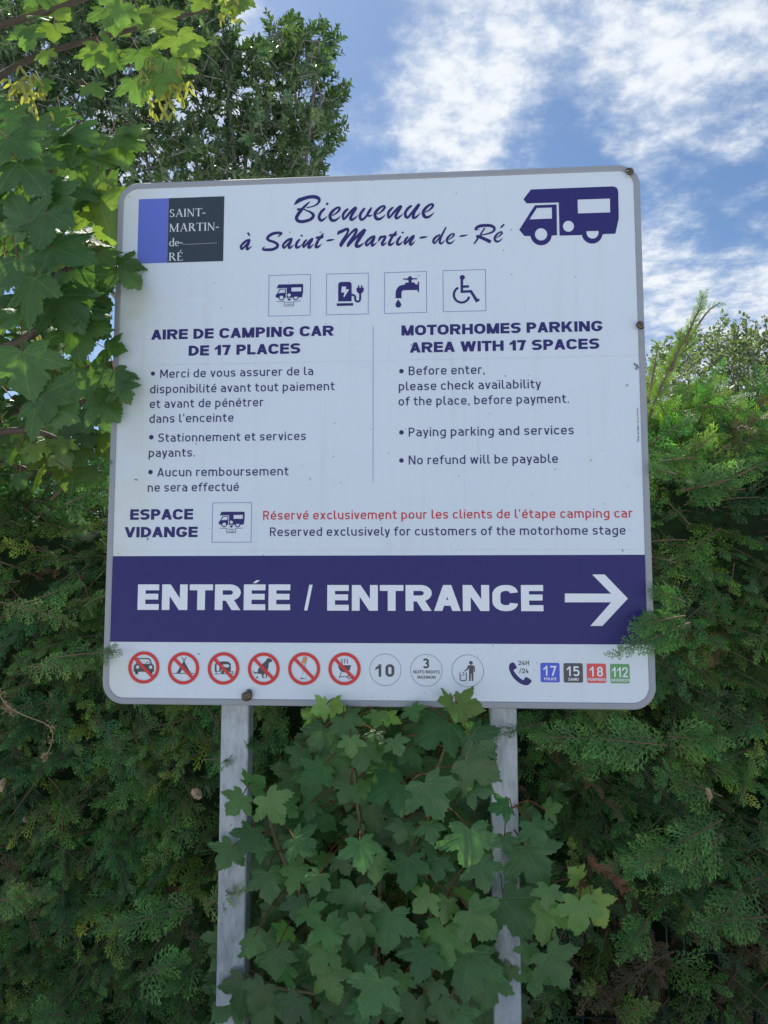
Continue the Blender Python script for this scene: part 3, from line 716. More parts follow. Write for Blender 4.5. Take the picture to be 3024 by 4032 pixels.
g.fill(cab, [zF.P([(370, 468), (533, 463), (534, 583), (290, 592)]), arc(zF, 416, 755, 67, 0, 348)])
g.build('motorhome_symbol', 'navy', sign)

# ---- small pictograms
def dump_station(name, quad):
    """camper over a drain; the drawing is measured once and set into the square given"""
    src = [np.array(p) for p in zG.P([(285, 83), (1440, 78), (1420, 1235), (262, 1238)])]
    c0 = sum(src) / 4; s0 = (src[1][0] - src[0][0] + src[2][0] - src[3][0]) / 2
    dst = [np.array(p) for p in quad]; c1 = sum(dst) / 4; s1 = (dst[1][0] - dst[0][0] + dst[2][0] - dst[3][0]) / 2; k = s1 / s0
    def T(p): return (c1[0] + (p[0] - c0[0]) * k, c1[1] + (p[1] - c0[1]) * k)
    def P(pts): return [T(zG(*p)) for p in pts]
    def AR(cx, cy, r, a0, a1): return [T(p) for p in arc(zG, cx, cy, r, a0, a1)]
    u = zG.L(800, 700, 50) / 50 * k
    g = G(1)
    g.fill(P([(545, 340), (1210, 338), (1226, 345), (1232, 362), (1230, 560), (1200, 722), (1108, 724)]) + AR(1022, 715, 85, 6, 174) + P([(930, 727), (768, 729), (772, 445), (495, 450)]),
           [P([(905, 435), (1180, 433), (1177, 548), (903, 550)]), AR(838, 650, 46, 0, 342), P([(970, 703), (1076, 700)]) + AR(1022, 720, 52, 0, 180)])
    g.fill(P([(575, 470), (750, 466), (745, 727), (712, 728)]) + AR(626, 715, 85, 8, 172) + P([(532, 726), (495, 725), (450, 675), (520, 570)]),
           [P([(600, 490), (730, 487), (722, 580), (533, 590)]), AR(626, 718, 54, 0, 342)])
    g.fill(P([(778, 750), (900, 748), (838, 830)]))
    o = g.build(name, 'navy', sign)
    g = G(1)
    g.stroke(P([(500, 830), (703, 830), (703, 965), (962, 965), (966, 828), (1167, 827)]), 15 * u)
    for dy in (0, 58): g.stroke([T(zG(*p)) for p in cr([(745, 875 + dy), (790, 852 + dy), (838, 872 + dy), (885, 852 + dy), (930, 872 + dy)], 5)], 13 * u)
    g.build('drain_outline', 'text_navy', o)
    h = s1 / 2; g = G(1); g.frame([(c1[0] - h, c1[1] - h), (c1[0] + h, c1[1] - h), (c1[0] + h, c1[1] + h), (c1[0] - h, c1[1] + h)], .0016); g.build('square_outline', 'thin_blue', o)
    return o
dump_station('drain_pictogram', z4.P([(69, 95), (357, 89), (356, 376), (67, 380)]))
dump_station('drain_pictogram', zG.P([(285, 83), (1440, 78), (1420, 1235), (262, 1238)]))
def square(o, z, pts):
    q = [np.array(p) for p in z.P(pts)]; c = sum(q) / 4; h = (q[1][0] - q[0][0] + q[2][0] - q[3][0]) / 4
    g = G(1); g.frame([(c[0] - h, c[1] - h), (c[0] + h, c[1] - h), (c[0] + h, c[1] + h), (c[0] - h, c[1] + h)], .0016); g.build('square_outline', 'thin_blue', o)
g = G(1)
g.fill(rnd(zH.P([(475, 1082), (475, 374), (965, 366), (965, 1073)]), [0, .0085, .0085, 0], True), [zH.P([(610, 540), (770, 538), (752, 640), (862, 641), (868, 658), (703, 920), (685, 926), (665, 905), (705, 752), (590, 756), (582, 742)])])
g.fill(rnd(zH.P([(420, 1147), (1022, 1137), (1020, 1232), (425, 1247)]), .002, True))
g.stroke([zH(*p) for p in cr([(960, 840), (1040, 852), (1088, 910), (1094, 1000), (1130, 1068), (1190, 1085), (1248, 1055), (1272, 980), (1272, 780)], 6)], 2 * zH.L(1100, 900, 38))
g.fill(zH.P([(1137, 582), (1408, 575), (1410, 660), (1385, 735), (1312, 795), (1230, 797), (1162, 740), (1138, 670)]))
for x in (1217, 1328): g.stroke(zH.P([(x, 495), (x, 585)]), 2 * zH.L(x, 540, 26), 'round')
square(g.build('charging_pictogram', 'navy', sign), zH, [(50, 75), (1570, 40), (1565, 1545), (52, 1580)])
g = G(1)
g.fill(zI.P([(470, 1010), (487, 960), (485, 800), (510, 700), (570, 610), (650, 550), (730, 525), (820, 515), (826, 470), (850, 445), (950, 440), (958, 385), (940, 355), (900, 340), (770, 338), (745, 315), (770, 290), (905, 288), (945, 260), (975, 215), (1015, 205), (1050, 220), (1080, 265), (1115, 285), (1250, 277), (1278, 297), (1255, 325), (1110, 330), (1075, 350), (1062, 385), (1068, 435), (1165, 438), (1190, 460), (1197, 505), (1285, 505), (1285, 425), (1312, 398), (1338, 425), (1340, 775), (1312, 800), (1285, 775), (1283, 710), (800, 718), (740, 730), (708, 770), (700, 830), (700, 950), (712, 1000), (690, 1012)]))
g.fill(zI.P([(580, 1040), (610, 1100), (670, 1180), (695, 1250), (670, 1310), (625, 1345), (580, 1350), (530, 1343), (490, 1300), (480, 1240), (500, 1170), (550, 1095)]))
square(g.build('tap_pictogram', 'navy', sign), zI, [(80, 68), (1607, 28), (1612, 1533), (85, 1580)])
g = G(1)
g.disc(zJ(740, 347), zJ.L(740, 347, 95))
g.fill(zJ.P([(675, 410), (770, 410), (770, 632), (983, 628), (983, 718), (770, 728), (773, 815), (1080, 803), (1290, 1130), (1330, 1100), (1378, 1180), (1243, 1262), (1025, 900), (678, 912)]))
g.stroke(arc(zJ, 715, 975, 282, -115.7, -346, 30), 2 * zJ.L(715, 975, 43))
square(g.build('wheelchair_pictogram', 'navy', sign), zJ, [(38, 95), (1582, 45), (1595, 1562), (48, 1610)])

# ---- headings and running text
g = G(1); text(g, z5, 'AIRE DE CAMPING CAR', 95, 183, 1337, 163, 68, 'heavy'); g.build('heading_line', 'navy', sign); g = G(1); text(g, z5, 'DE 17 PLACES', 350, 293, 1110, 283, 69, 'heavy'); g.build('heading_line', 'navy', sign)
g = G(1); text(g, z6, 'MOTORHOMES PARKING', 124, 145, 1340, 110, 62, 'heavy'); g.build('heading_line', 'navy', sign); g = G(1); text(g, z6, 'AREA WITH 17 SPACES', 174, 248, 1321, 217, 62, 'heavy'); g.build('heading_line', 'navy', sign)
def bullet(g, z, x, y): g.disc(z(x, y), z.L(x, y, 14), 20)
g = G(1)
bullet(g, z5, 108, 417); text(g, z5, 'Merci de vous assurer de la', 157, 442, 1198, 432, 57)
text(g, z5, 'disponibilité avant tout paiement', 88, 545, 1342, 537, 58); text(g, z5, 'et avant de pénétrer', 86, 648, 858, 643, 58); text(g, z5, "dans l'enceinte", 83, 750, 655, 746, 58)
g.build('french_paragraph', 'text_navy', sign); g = G(1)
bullet(g, z7, 244, 34); text(g, z7, 'Stationnement et services', 287, 60, 1196, 54, 52); text(g, z7, 'payants.', 228, 156, 512, 153, 52)
g.build('french_paragraph', 'text_navy', sign); g = G(1)
bullet(g, z7, 239, 249); text(g, z7, 'Aucun remboursement', 280, 275, 1088, 270, 53); text(g, z7, 'ne sera effectué', 222, 369, 783, 366, 53)
g.build('french_paragraph', 'text_navy', sign)
g = G(1)
bullet(g, z6, 124, 356); text(g, z6, 'Before enter,', 168, 379, 627, 373, 53); text(g, z6, 'please check availability', 108, 471, 966, 461, 53); text(g, z6, 'of the place, before payment.', 107, 564, 1137, 548, 53)
g.build('english_paragraph', 'text_navy', sign); g = G(1)
bullet(g, z6, 124, 726); text(g, z6, 'Paying parking and services', 168, 751, 1166, 738, 54)
g.build('english_paragraph', 'text_navy', sign); g = G(1)
bullet(g, z6, 124, 896); text(g, z6, 'No refund will be payable', 168, 921, 1070, 910, 54)
g.build('english_paragraph', 'text_navy', sign)
g = G(1); text(g, z7, 'ESPACE', 113, 543, 501, 541, 65, 'heavy'); g.build('heading_line', 'navy', sign); g = G(1); text(g, z7, 'VIDANGE', 78, 651, 529, 650, 64, 'heavy'); g.build('heading_line', 'navy', sign)
g = G(1); text(g, z8, "Réservé exclusivement pour les clients de l'étape camping car", 38, 89, 1565, 84, 36.5); g.build('notice_lettering', 'red_text', sign)['label'] = 'red line of lettering above the blue band'
g = G(1); text(g, z8, 'Reserved exclusively for customers of the motorhome stage', 66, 157, 1536, 154, 36); g.build('notice_lettering', 'text_navy', sign)
g = G(1); text(g, zv, 'Pôle Access -', 858, 1665, 832, 1050, 74, 'med', True); text(g, zv, '05 46 29 90 18', 838, 1015, 832, 518, 54, 'med', True); g.build('printer_lettering', 'black', sign)
# thin rules: column divider and the two joints of the film
g = G(1); a = zd(806, 704); b = zd(806, 1042); xx = (a[0] + b[0]) / 2; g.stroke([(xx, a[1]), (xx, b[1])], .0013); g.build('column_divider', 'thin_blue', sign)
g = G(1)
for (xa, ya, xb, yb) in ((247, 790, 1388, 768), (245, 1191, 1391, 1187)):
    v = (zd(xa, ya)[1] + zd(xb, yb)[1]) / 2; g.stroke([(-SW / 2 + RIM + .001, v), (SW / 2 - RIM - .001, v)], .0009)
g.build('film_joint', 'grey_line', sign)

# ---- entrance band
vt = (zb(37, 28)[1] + zb(1612, 28)[1]) / 2; vb = (zb(29, 284)[1] + zb(1613, 293)[1]) / 2; hw = SW / 2 - RIM - .0004
g = G(1); g.fill([(-hw, vb), (hw, vb), (hw, vt), (-hw, vt)]); band = g.build('entrance_band', 'navy', sign)
g = G(3); text(g, zb, 'ENTRÉE', 107, 190, 560, 190, 75.5, 'heavy'); text(g, zb, '/', 600, 191, 628, 191, 76, 'bold'); text(g, zb, 'ENTRANCE', 670, 192, 1312, 193, 76, 'heavy'); g.build('lettering', 'white', band)
g = G(3); g.fill([zd(x, y) for x, y in ((1220, 1282), (1320, 1282.5), (1279, 1241), (1306, 1241), (1356, 1293), (1301, 1352), (1275, 1352), (1320, 1301), (1220, 1301))]); g.build('arrow', 'white', band)

# ---- round prohibition symbols
def ban(z, cx, cy, r, figure, mat='black'):
    c = z(cx, cy); R = .0440
    g = G(1); figure(g, lambda *p: z(*p)); o = g.build('prohibition_symbol', mat, sign)
    g = G(4); g.ring(c, R * .80, R); d = R * .82 * .7071; g.stroke([(c[0] - d, c[1] + d), (c[0] + d, c[1] - d)], R * .20); g.build('red_ring', 'red', o)
    return o
px_ = .0440 / 190
def f_car(g, z):
    g.fill([z(*p) for p in ((205, 354), (205, 282), (228, 258), (430, 258), (450, 282), (450, 354))], [arc(z, 252, 297, 20, 0, 340), arc(z, 409, 298, 20, 0, 340)])
    g.stroke([z(*p) for p in ((262, 195), (385, 194), (403, 212), (420, 262))], 14 * px_); g.stroke([z(239, 262), z(246, 232)], 14 * px_)
    g.stroke([z(241, 350), z(241, 384)], 34 * px_, 'round'); g.stroke([z(416, 350), z(416, 372)], 30 * px_, 'round'); g.stroke(arc(z, 376, 262, 26, 180, 360), 6 * px_)
def f_tent(g, z):
    g.fill([z(*p) for p in ((812, 220), (720, 371), (766, 371), (803, 305), (850, 371), (895, 371))])
    g.stroke([z(785, 176), z(822, 234)], 9 * px_); g.stroke([z(842, 176), z(806, 232)], 9 * px_); g.stroke([z(680, 373), z(935, 373)], 8 * px_)
def f_caravan(g, z):
    g.fill([z(*p) for p in ((1185, 352), (1185, 265), (1205, 242), (1290, 226), (1350, 232), (1378, 255), (1380, 352))],
           [[z(*p) for p in ((1206, 270), (1216, 260), (1232, 260), (1240, 270), (1240, 335), (1230, 345), (1214, 345), (1206, 335))], [z(*p) for p in ((1290, 262), (1350, 264), (1360, 275), (1357, 295), (1345, 301), (1290, 298), (1281, 287), (1281, 270))], arc(z, 1280, 357, 29, 190, 350)])
    g.disc(z(1279, 358), 20 * px_); g.stroke([z(1183, 379), z(1410, 379)], 7 * px_); g.stroke([z(1203, 352), z(1203, 378)], 7 * px_); g.stroke([z(1380, 350), z(1408, 350), z(1398, 378)], 7 * px_)
def f_dog(g, z):
    g.fill([z(*p) for p in ((330, 215), (350, 203), (378, 207), (405, 230), (402, 248), (380, 258), (362, 262), (358, 300), (350, 345), (330, 380), (340, 460), (325, 462), (318, 420), (310, 400), (290, 430), (290, 452), (318, 462), (290, 468), (270, 450), (265, 410), (225, 410), (213, 398), (185, 410), (160, 392), (153, 368), (172, 385), (200, 390), (215, 380), (222, 345), (245, 310), (290, 265), (325, 235))])
    g.fill([z(*p) for p in ((190, 463), (208, 435), (227, 463))])
def f_grill(g, z):
    g.fill([z(*p) for p in ((1265, 296), (1437, 296), (1430, 318), (1422, 350), (1388, 383), (1345, 391), (1302, 377), (1275, 342))])
    for dx in (0, 35, 70): g.stroke([z(*p) for p in cr([(1317 + dx, 209), (1311 + dx, 230), (1319 + dx, 250), (1313 + dx, 273)], 4)], 9 * px_)
    g.stroke([z(1307, 385), z(1280, 466)], 9 * px_); g.stroke([z(1284, 447), z(1390, 447)], 9 * px_); g.stroke([z(1388, 385), z(1408, 438)], 9 * px_); g.ring(z(1410, 450), 15 * px_, 24 * px_, 20)
def f_butt(g, z):
    w = 1.6 * px_ * 1.6
    for p in (((540, 430), (450, 820)), ((540, 430), (590, 400), (690, 405), (770, 450), (785, 500), (680, 860), (660, 1010), (690, 1110), (720, 1170)), ((490, 890), (600, 910), (665, 945)), ((560, 1010), (650, 1015)),
              ((450, 1080), (540, 1330), (430, 1740)), ((540, 1320), (680, 1385)), ((775, 1470), (700, 1760))): g.stroke([zc(*q) for q in p], w)
    g.fill([zc(*p) for p in ((300, 1770), (400, 1745), (540, 1735), (570, 1770), (700, 1775), (765, 1780), (700, 1802), (450, 1800))])
ban(zp, 328, 301, 194, f_car); ban(zp, 808, 311, 194, f_tent); ban(zp, 1292, 313, 194, f_caravan); ban(zq, 295, 343, 204, f_dog)
o = ban(zq, 822, 341, 212, f_butt)
g = G(1); g.y += .0003; g.fill([zc(*p) for p in ((540, 430), (590, 400), (690, 405), (770, 450), (785, 500), (680, 860), (450, 820))]); g.build('filter_tip', 'orange', o)
ban(zq, 1350, 343, 213, f_grill)
# ---- thin round symbols
def circ(z, cx, cy, r, name, fn):
    g = G(1); fn(g); o = g.build(name, 'black', sign)
    g = G(1); c = z(cx, cy); R = .0424; g.ring(c, R - .0005, R + .0005); g.build('thin_ring', 'grey_line' if False else 'black', o)
circ(zr, 290, 355, 200, 'number_symbol', lambda g: (text(g, zr, '1', 160, 447, 236, 447, 163, 'bold'), text(g, zr, '0', 291, 448, 407, 448, 165, 'bold')))
def f3(g):
    text(g, zr, '3', 783, 338, 863, 338, 130, 'bold'); text(g, zr, 'NUITS/NIGHTS', 655, 404, 998, 405, 42, 'med'); text(g, zr, 'MAXIMUM', 710, 474, 943, 475, 42, 'med')
circ(zr, 825, 362, 203, 'number_symbol', f3)
def fbin(g):
    u = zr.L(1366, 370, 50) / 50
    g.disc(zr(1408, 265), 25 * u)
    g.fill(zr.P([(1372, 297), (1442, 297), (1458, 315), (1461, 380), (1453, 389), (1446, 380), (1443, 322), (1440, 322), (1440, 495), (1432, 505), (1420, 500), (1415, 405), (1409, 405), (1404, 500), (1395, 505), (1385, 498), (1383, 332), (1367, 355), (1325, 380), (1317, 370), (1350, 345)]))
    g.stroke([zr(*p) for p in rnd([(1265, 390), (1267, 498), (1347, 498), (1347, 390)], 24)], 12 * u)
    for x, y in ((1308, 392), (1315, 415), (1295, 431)): g.fill(zr.P([(x - 11, y), (x, y - 10), (x + 11, y), (x, y + 10)]))
circ(zr, 1366, 370, 203, 'litter_symbol', fbin)
# ---- telephone and the four numbers
g = G(1); g.fill([zt(*p[:2]) for p in cr([(130, 150), (165, 132), (178, 140), (206, 183), (200, 200), (176, 212), (180, 235), (220, 285), (272, 325), (286, 318), (298, 296), (312, 293), (364, 325), (362, 350), (330, 378), (290, 380), (230, 355), (170, 300), (135, 240), (121, 190)], 3, True)])
o = g.build('telephone_symbol', 'navy', sign)
g = G(1); text(g, zt, '24H', 223, 163, 341, 164, 50, 'med'); text(g, zt, '/24', 232, 250, 335, 251, 51, 'med'); g.build('lettering', 'black', o)
for (xa, ya, xb, yb, mt, num, nx0, nx1, nb, word, wx0, wx1, wb) in (
        (463, 137, 676, 351, 'tile_blue', '17', 497, 638, 277, 'POLICE', 505, 638, 326), (714, 141, 929, 354, 'tile_black', '15', 750, 890, 281, 'SAMU', 768, 878, 331),
        (966, 145, 1183, 358, 'tile_red', '18', 1000, 1145, 286, 'POMPIERS', 980, 1175, 334), (1221, 149, 1439, 362, 'tile_green', '112', 1242, 1415, 292, 'URGENCES', 1230, 1435, 341)):
    a, b = zt(xa, ya), zt(xb, yb); g = G(1); g.fill(rnd([(a[0], b[1]), (b[0], b[1]), (b[0], a[1]), (a[0], a[1])], .0042, True)); o = g.build('emergency_number', mt, sign)
    g = G(3)
    if num == '112': text(g, zt, num, nx0, nb, nx1, nb + 2, 108, 'med')
    else: text(g, zt, '1', nx0, nb, nx0 + 44, nb, 108, 'med'); text(g, zt, num[1], nx1 - 66, nb + 1, nx1, nb + 1, 108, 'med')
    text(g, zt, word, wx0, wb, wx1, wb + 2, 31, 'bold'); g.build('lettering', 'white', o)

# ------------------------------------------------------------------ foliage
def unit(a): return a / (np.linalg.norm(a, axis=-1, keepdims=True) + 1e-9)
def frond_template(seed, wd=.038):
    """one flat cypress spray, 1 long, growing along +y in the xy plane: alternate branchlets with scale-covered tips"""
    r = np.random.default_rng(seed); V = []; Fq = []; T = []
    def kite(p, d, l, w, z0, z1, t0, t1):
        d = np.array(d) / np.hypot(*d); nn = np.array([-d[1], d[0]]); i = len(V)
        for (a, b, zf, t) in ((0, .35, 0, t0), (.45, .5, .45, (t0 + t1) / 2), (1, 0, 1, t1), (.45, -.5, .45, (t0 + t1) / 2)):
            q = np.array(p) + d * l * a + nn * w * b * 1.0
            V.append((q[0], q[1], z0 + (z1 - z0) * zf)); T.append(t)
        Fq.append((i, i + 3, i + 2, i + 1))
    bend = lambda y: -.16 * y * y
    for k in range(5): kite((r.normal(0, .006), k / 5), (r.normal(0, .05), 1), .25, wd * 1.4, bend(k / 5), bend((k + 1) / 5), k / 5, (k + 1) / 5)
    nb = 12
    for k in range(nb):
        t = .05 + .90 * k / nb; side = 1 if k % 2 else -1
        L = (.44 * (1 - t) ** .75 * min(1, .45 + 2.2 * t) + .05) * r.uniform(.75, 1.15)
        a = math.radians(r.uniform(36, 52)); d = (side * math.sin(a), math.cos(a)); zt_ = bend(t) + r.normal(0, .02)
        zs = -.25 * L + r.normal(0, .04)
        ns = max(2, int(L / .075))
        for j in range(2):
            kite((d[0] * L * j * .48, t + d[1] * L * j * .48), (d[0] + side * .1 * (1 - j), d[1] + .15 * j), L * .56, wd * 1.2, zt_ + zs * j * .48, zt_ + zs * (j * .48 + .5), .45 * t + .25 * j, .45 * t + .25 + .3 * j)
        for j in range(ns):
            u = (j + .6) / (ns + .4); s2 = 1 if j % 2 else -1
            a2 = a * side - s2 * math.radians(r.uniform(28, 46)); l2 = (.080 + .13 * L) * (1.15 - .6 * u) * r.uniform(.8, 1.25)
            kite((d[0] * L * u, t + d[1] * L * u), (math.sin(a2), math.cos(a2)), l2, wd, zt_ + zs * u, zt_ + zs * u + r.normal(0, .012), .4 * t + .35 * u, min(1, .4 * t + .35 * u + .30))
    return np.array(V, np.float32), np.array(Fq, np.int32), np.array(T, np.float32)
FR = [frond_template(s) for s in range(8)]
class Scatter:
    """collects oriented copies of leaf templates and writes them as one mesh"""
    def __init__(s, temps): s.t = temps; s.P = []; s.A = []; s.N = []; s.S = []; s.C = []
    def add(s, p, axis, nrm, size, colr): s.P.append(p); s.A.append(axis); s.N.append(nrm); s.S.append(size); s.C.append(colr)
    def arrays(s, tipcol=None):
        P = np.array(s.P, float); A = unit(np.array(s.A, float)); N = np.array(s.N, float); S = np.array(s.S, float); C = np.array(s.C, float)
        N = unit(N - A * (N * A).sum(1, keepdims=True)); B = np.cross(A, N)
        which = np.arange(len(P)) % len(s.t); Vs = []; Fs = []; Ts = []; Us = []; off = 0
        for k, tp in enumerate(s.t):
            m = which == k
            if not m.any(): continue
            v, f, t = tp[:3]; n = m.sum()
            W_ = P[m][:, None, :] + S[m][:, None, None] * (v[None, :, 0, None] * B[m][:, None] + v[None, :, 1, None] * A[m][:, None] + v[None, :, 2, None] * N[m][:, None])
            Vs.append(W_.reshape(-1, 3))
            Fs.append((f[None] + (np.arange(n) * len(v))[:, None, None]).reshape(-1, f.shape[1]) + off); off += n * len(v)
            c = C[m][:, None, :] * np.ones((1, len(v), 1))
            if tipcol is not None: c = c * (1 + np.array(tipcol)[None, None] * (t[None, :, None] ** 2.0))
            Ts.append(c.reshape(-1, 3)); Us.append(np.broadcast_to(v[None, :, :2], (n, len(v), 2)).reshape(-1, 2))
        return np.concatenate(Vs), np.concatenate(Fs), np.concatenate(Ts), np.concatenate(Us)
    def build(s, name, mat, parent, tipcol=None, uv=False, smooth=False):
        V, Fq, T, U = s.arrays(tipcol)
        return mesh_ob(name, V, Fq, mat, parent, tint=T, uv=U if uv else None, smooth=smooth)

# ---- the cypress hedge
hedge = tag(empty('cypress_hedge', (0, .7, 0)), 'dense dark green cypress hedge filling the picture behind the sign', 'hedge')
_hp = [(rng.uniform(.8, 5.5), rng.uniform(-2.5, 2.5), rng.uniform(0, 6.28), rng.uniform(.5, 1)) for _ in range(14)]
def bump(x, z): return sum(a * np.sin(f * x + g_ * z * 2 + p) / (1 + .25 * f) for f, g_, p, a in _hp) / 4.0
def front(x, z): return .30 + .10 * bump(x, z) + np.maximum(0, z - 1.75) ** 2 * .9
def top(x): return 2.08 + .05 * np.sin(3.1 * x + 1) + .04 * np.sin(7.3 * x) + np.where(x > .7, .10 * np.clip((x - .7) / .6, 0, 1), 0) - np.where(x < -.5, .10 * np.clip((-.5 - x) / .4, 0, 1), 0)
fr = Scatter(FR); tw = MB()
GREENS = [(.050, .142, .044), (.060, .154, .044), (.042, .126, .052), (.074, .160, .044), (.048, .128, .058), (.092, .168, .052)]
def spray(base, d, L, up, colr, n=9, size=.15, twig=True, droop=.10, taper=.55, spread=.72, fan=1.0):
    """a branch end: a woody axis with flat fronds left and right of it"""
    base = np.array(base, float); d = unit(np.array(d, float)); up = np.array(up, float)
    up = unit(up - d * (up @ d)); side = np.cross(d, up)
    pts = []
    for k in range(n + 1):
        t = k / n; p = base + d * L * t - np.array([0, 0, 1]) * droop * L * t * t; pts.append(p)
        if k == 0: continue
        s_ = 1 if k % 2 else -1
        tang = unit(pts[-1] - pts[-2])
        if k == n: a = tang
        else: a = tang * spread + side * s_ * (1 - spread * .45) * fan
        a = a + rng.normal(0, .10, 3)
        nn = up + rng.normal(0, .28, 3)
        c = np.array(colr) * rng.uniform(.8, 1.22) * (1 + .12 * rng.normal(0, 1, 3) * np.array([1, .3, .6]))
        fr.add(p - a * .02, a, nn, size * (1 - taper * t * .8) * rng.uniform(.8, 1.2), np.maximum(c, .004))
    if twig: tw.tube(pts, [.0026 * (1 - .75 * k / n) for k in range(n + 1)], 4, False)
def behind_sign(x, z): return -.62 < x < .62 and 1.45 < z < 2.55
N_SPRAY = 4300
for i in range(N_SPRAY):
    x = rng.uniform(-2.5, 2.7); z = .12 + (top(np.array(x)) - .05) * rng.uniform(0, 1) ** .9
    if behind_sign(x, z) and rng.random() < .7: continue
    low = x > .45 and z < .70
    if low and rng.random() < .40: continue
    y = front(x, z) + .20 * rng.random() ** 1.3 - .02
    sg = -1 if rng.random() < (.62 if x < .5 else .45) else 1
    d = (sg * rng.uniform(.25, 1.0), -rng.uniform(.25, .8), rng.uniform(-.85, .15) + (.7 if z > 1.78 else 0))
    c = np.array(GREENS[rng.integers(len(GREENS))]) * rng.uniform(.42, 1.35)
    rr = rng.random()
    if rr < .12: c = c * np.array([2.0, 1.45, 1.0])
    elif rr < .15: c = np.array([.13, .095, .055]) * rng.uniform(.6, 1.2)
    if low and rng.random() < .5: c = np.array([.085, .066, .036]) * rng.uniform(.6, 1.3)
    spray((x, y + .10, z), d, rng.uniform(.14, .28), (rng.normal(0, .40), -.95, .55), c, n=int(rng.integers(6, 10)), size=rng.uniform(.062, .112), droop=rng.uniform(.05, .35))
for i in range(560):                        # the top of the hedge and its upright tips
    x = rng.uniform(-2.5, 2.7); y = rng.uniform(.42, 1.25); z = top(np.array(x)) - rng.uniform(.02, .22)
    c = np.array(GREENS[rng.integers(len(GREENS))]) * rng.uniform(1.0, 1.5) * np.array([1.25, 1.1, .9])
    sg = 1 if rng.random() < .68 else -1
    spray((x, y, z), (sg * rng.uniform(.1, .9), rng.uniform(-.6, .3), rng.uniform(.3, 1.0)), rng.uniform(.14, .30), (rng.normal(0, .6), -.8, .4), c, n=7, size=rng.uniform(.08, .13), droop=.1)
# branch ends that can be told apart, measured in the photograph: (base, tip, depth of base, depth of tip, colour, frond size, n)
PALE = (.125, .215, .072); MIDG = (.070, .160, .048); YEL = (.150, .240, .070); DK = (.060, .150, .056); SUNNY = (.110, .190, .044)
HERO = [((120, 1420), (272, 1396), .10, -.06, MIDG, .115, 9), ((60, 1440), (215, 1430), .14, .02, PALE, .11, 8), ((150, 1030), (250, 985), .10, -.03, DK, .12, 8), ((140, 1090), (246, 1040), .10, -.01, DK, .12, 7),
        ((180, 1310), (246, 1268), .16, .02, MIDG, .09, 6), ((90, 1290), (190, 1250), .2, .1, MIDG, .1, 7), ((0, 1300), (180, 1340), .2, .05, PALE, .1, 9),
        ((1490, 1345), (1300, 1412), .03, -.12, MIDG, .105, 11), ((1480, 1330), (1345, 1350), .03, -.09, MIDG, .11, 9), ((1480, 1300), (1392, 1262), .02, -.06, MIDG, .10, 8), ((1490, 1350), (1378, 1385), .03, -.07, DK, .11, 9), ((1470, 1370), (1400, 1410), .04, -.05, MIDG, .09, 7), ((1460, 1340), (1365, 1325), .03, -.08, MIDG, .09, 7),
        ((1460, 1024), (1388, 1003), .02, -.05, MIDG, .08, 5), ((1500, 990), (1400, 990), .25, .06, MIDG, .12, 8),
        ((1440, 1610), (1120, 1572), .14, -.02, MIDG, .15, 11), ((1420, 1600), (1180, 1545), .18, .04, MIDG, .13, 8), ((1370, 1610), (1225, 1675), .16, .06, MIDG, .13, 8), ((1330, 1570), (1262, 1518), .2, -.01, PALE, .09, 6),
        ((1440, 1590), (1600, 1600), .18, .08, MIDG, .13, 9), ((1180, 1560), (1042, 1590), .10, -.08, DK, .09, 7), ((560, 1600), (526, 1612), .1, .0, DK, .07, 5), ((440, 1640), (512, 1640), .12, -.01, DK, .09, 6),
        ((440, 1955), (545, 1905), .12, -.05, YEL, .10, 8), ((420, 1960), (180, 2010), .16, .04, MIDG, .12, 10), ((-20, 1950), (125, 1915), .1, .0, PALE, .10, 8), ((60, 1975), (20, 1900), .1, .02, PALE, .08, 6),
        ((1560, 1720), (1400, 1650), .2, .06, MIDG, .13, 8), ((1560, 1770), (1330, 1890), .16, -.02, MIDG, .13, 10), ((1560, 1800), (1430, 1930), .16, .02, MIDG, .13, 8), ((1450, 1830), (1285, 1870), .16, 0, PALE, .10, 9),
        ((1659, 1980), (1480, 1990), .2, .05, MIDG, .12, 9), ((1600, 1930), (1500, 2060), .18, .04, MIDG, .12, 8), ((1400, 1990), (1330, 2080), .2, .08, MIDG, .11, 7), ((1250, 1920), (1230, 1790), .12, 0, YEL, .07, 7),
        ((1330, 2190), (1440, 2160), .2, .1, YEL, .09, 6), ((1300, 2130), (1230, 2140), .2, .08, YEL, .06, 5), ((300, 2110), (420, 2060), .14, .04, MIDG, .12, 8), ((430, 2080), (330, 2150), .14, .04, MIDG, .12, 8), ((140, 2190), (40, 2200), .14, .05, MIDG, .11, 7)]
for (b, t, yb, yt, c, s_, n) in HERO:
    p0, p1 = atD(b[0], b[1], yb), atD(t[0], t[1], yt); L = np.linalg.norm(p1 - p0)
    spray(p0, p1 - p0, max(.05, L - s_ * .45), (rng.normal(0, .2), -.85, .45), np.array(c) * rng.uniform(.85, 1.1), n=int(n * 1.4), size=s_ * .88, droop=.04, taper=.6)
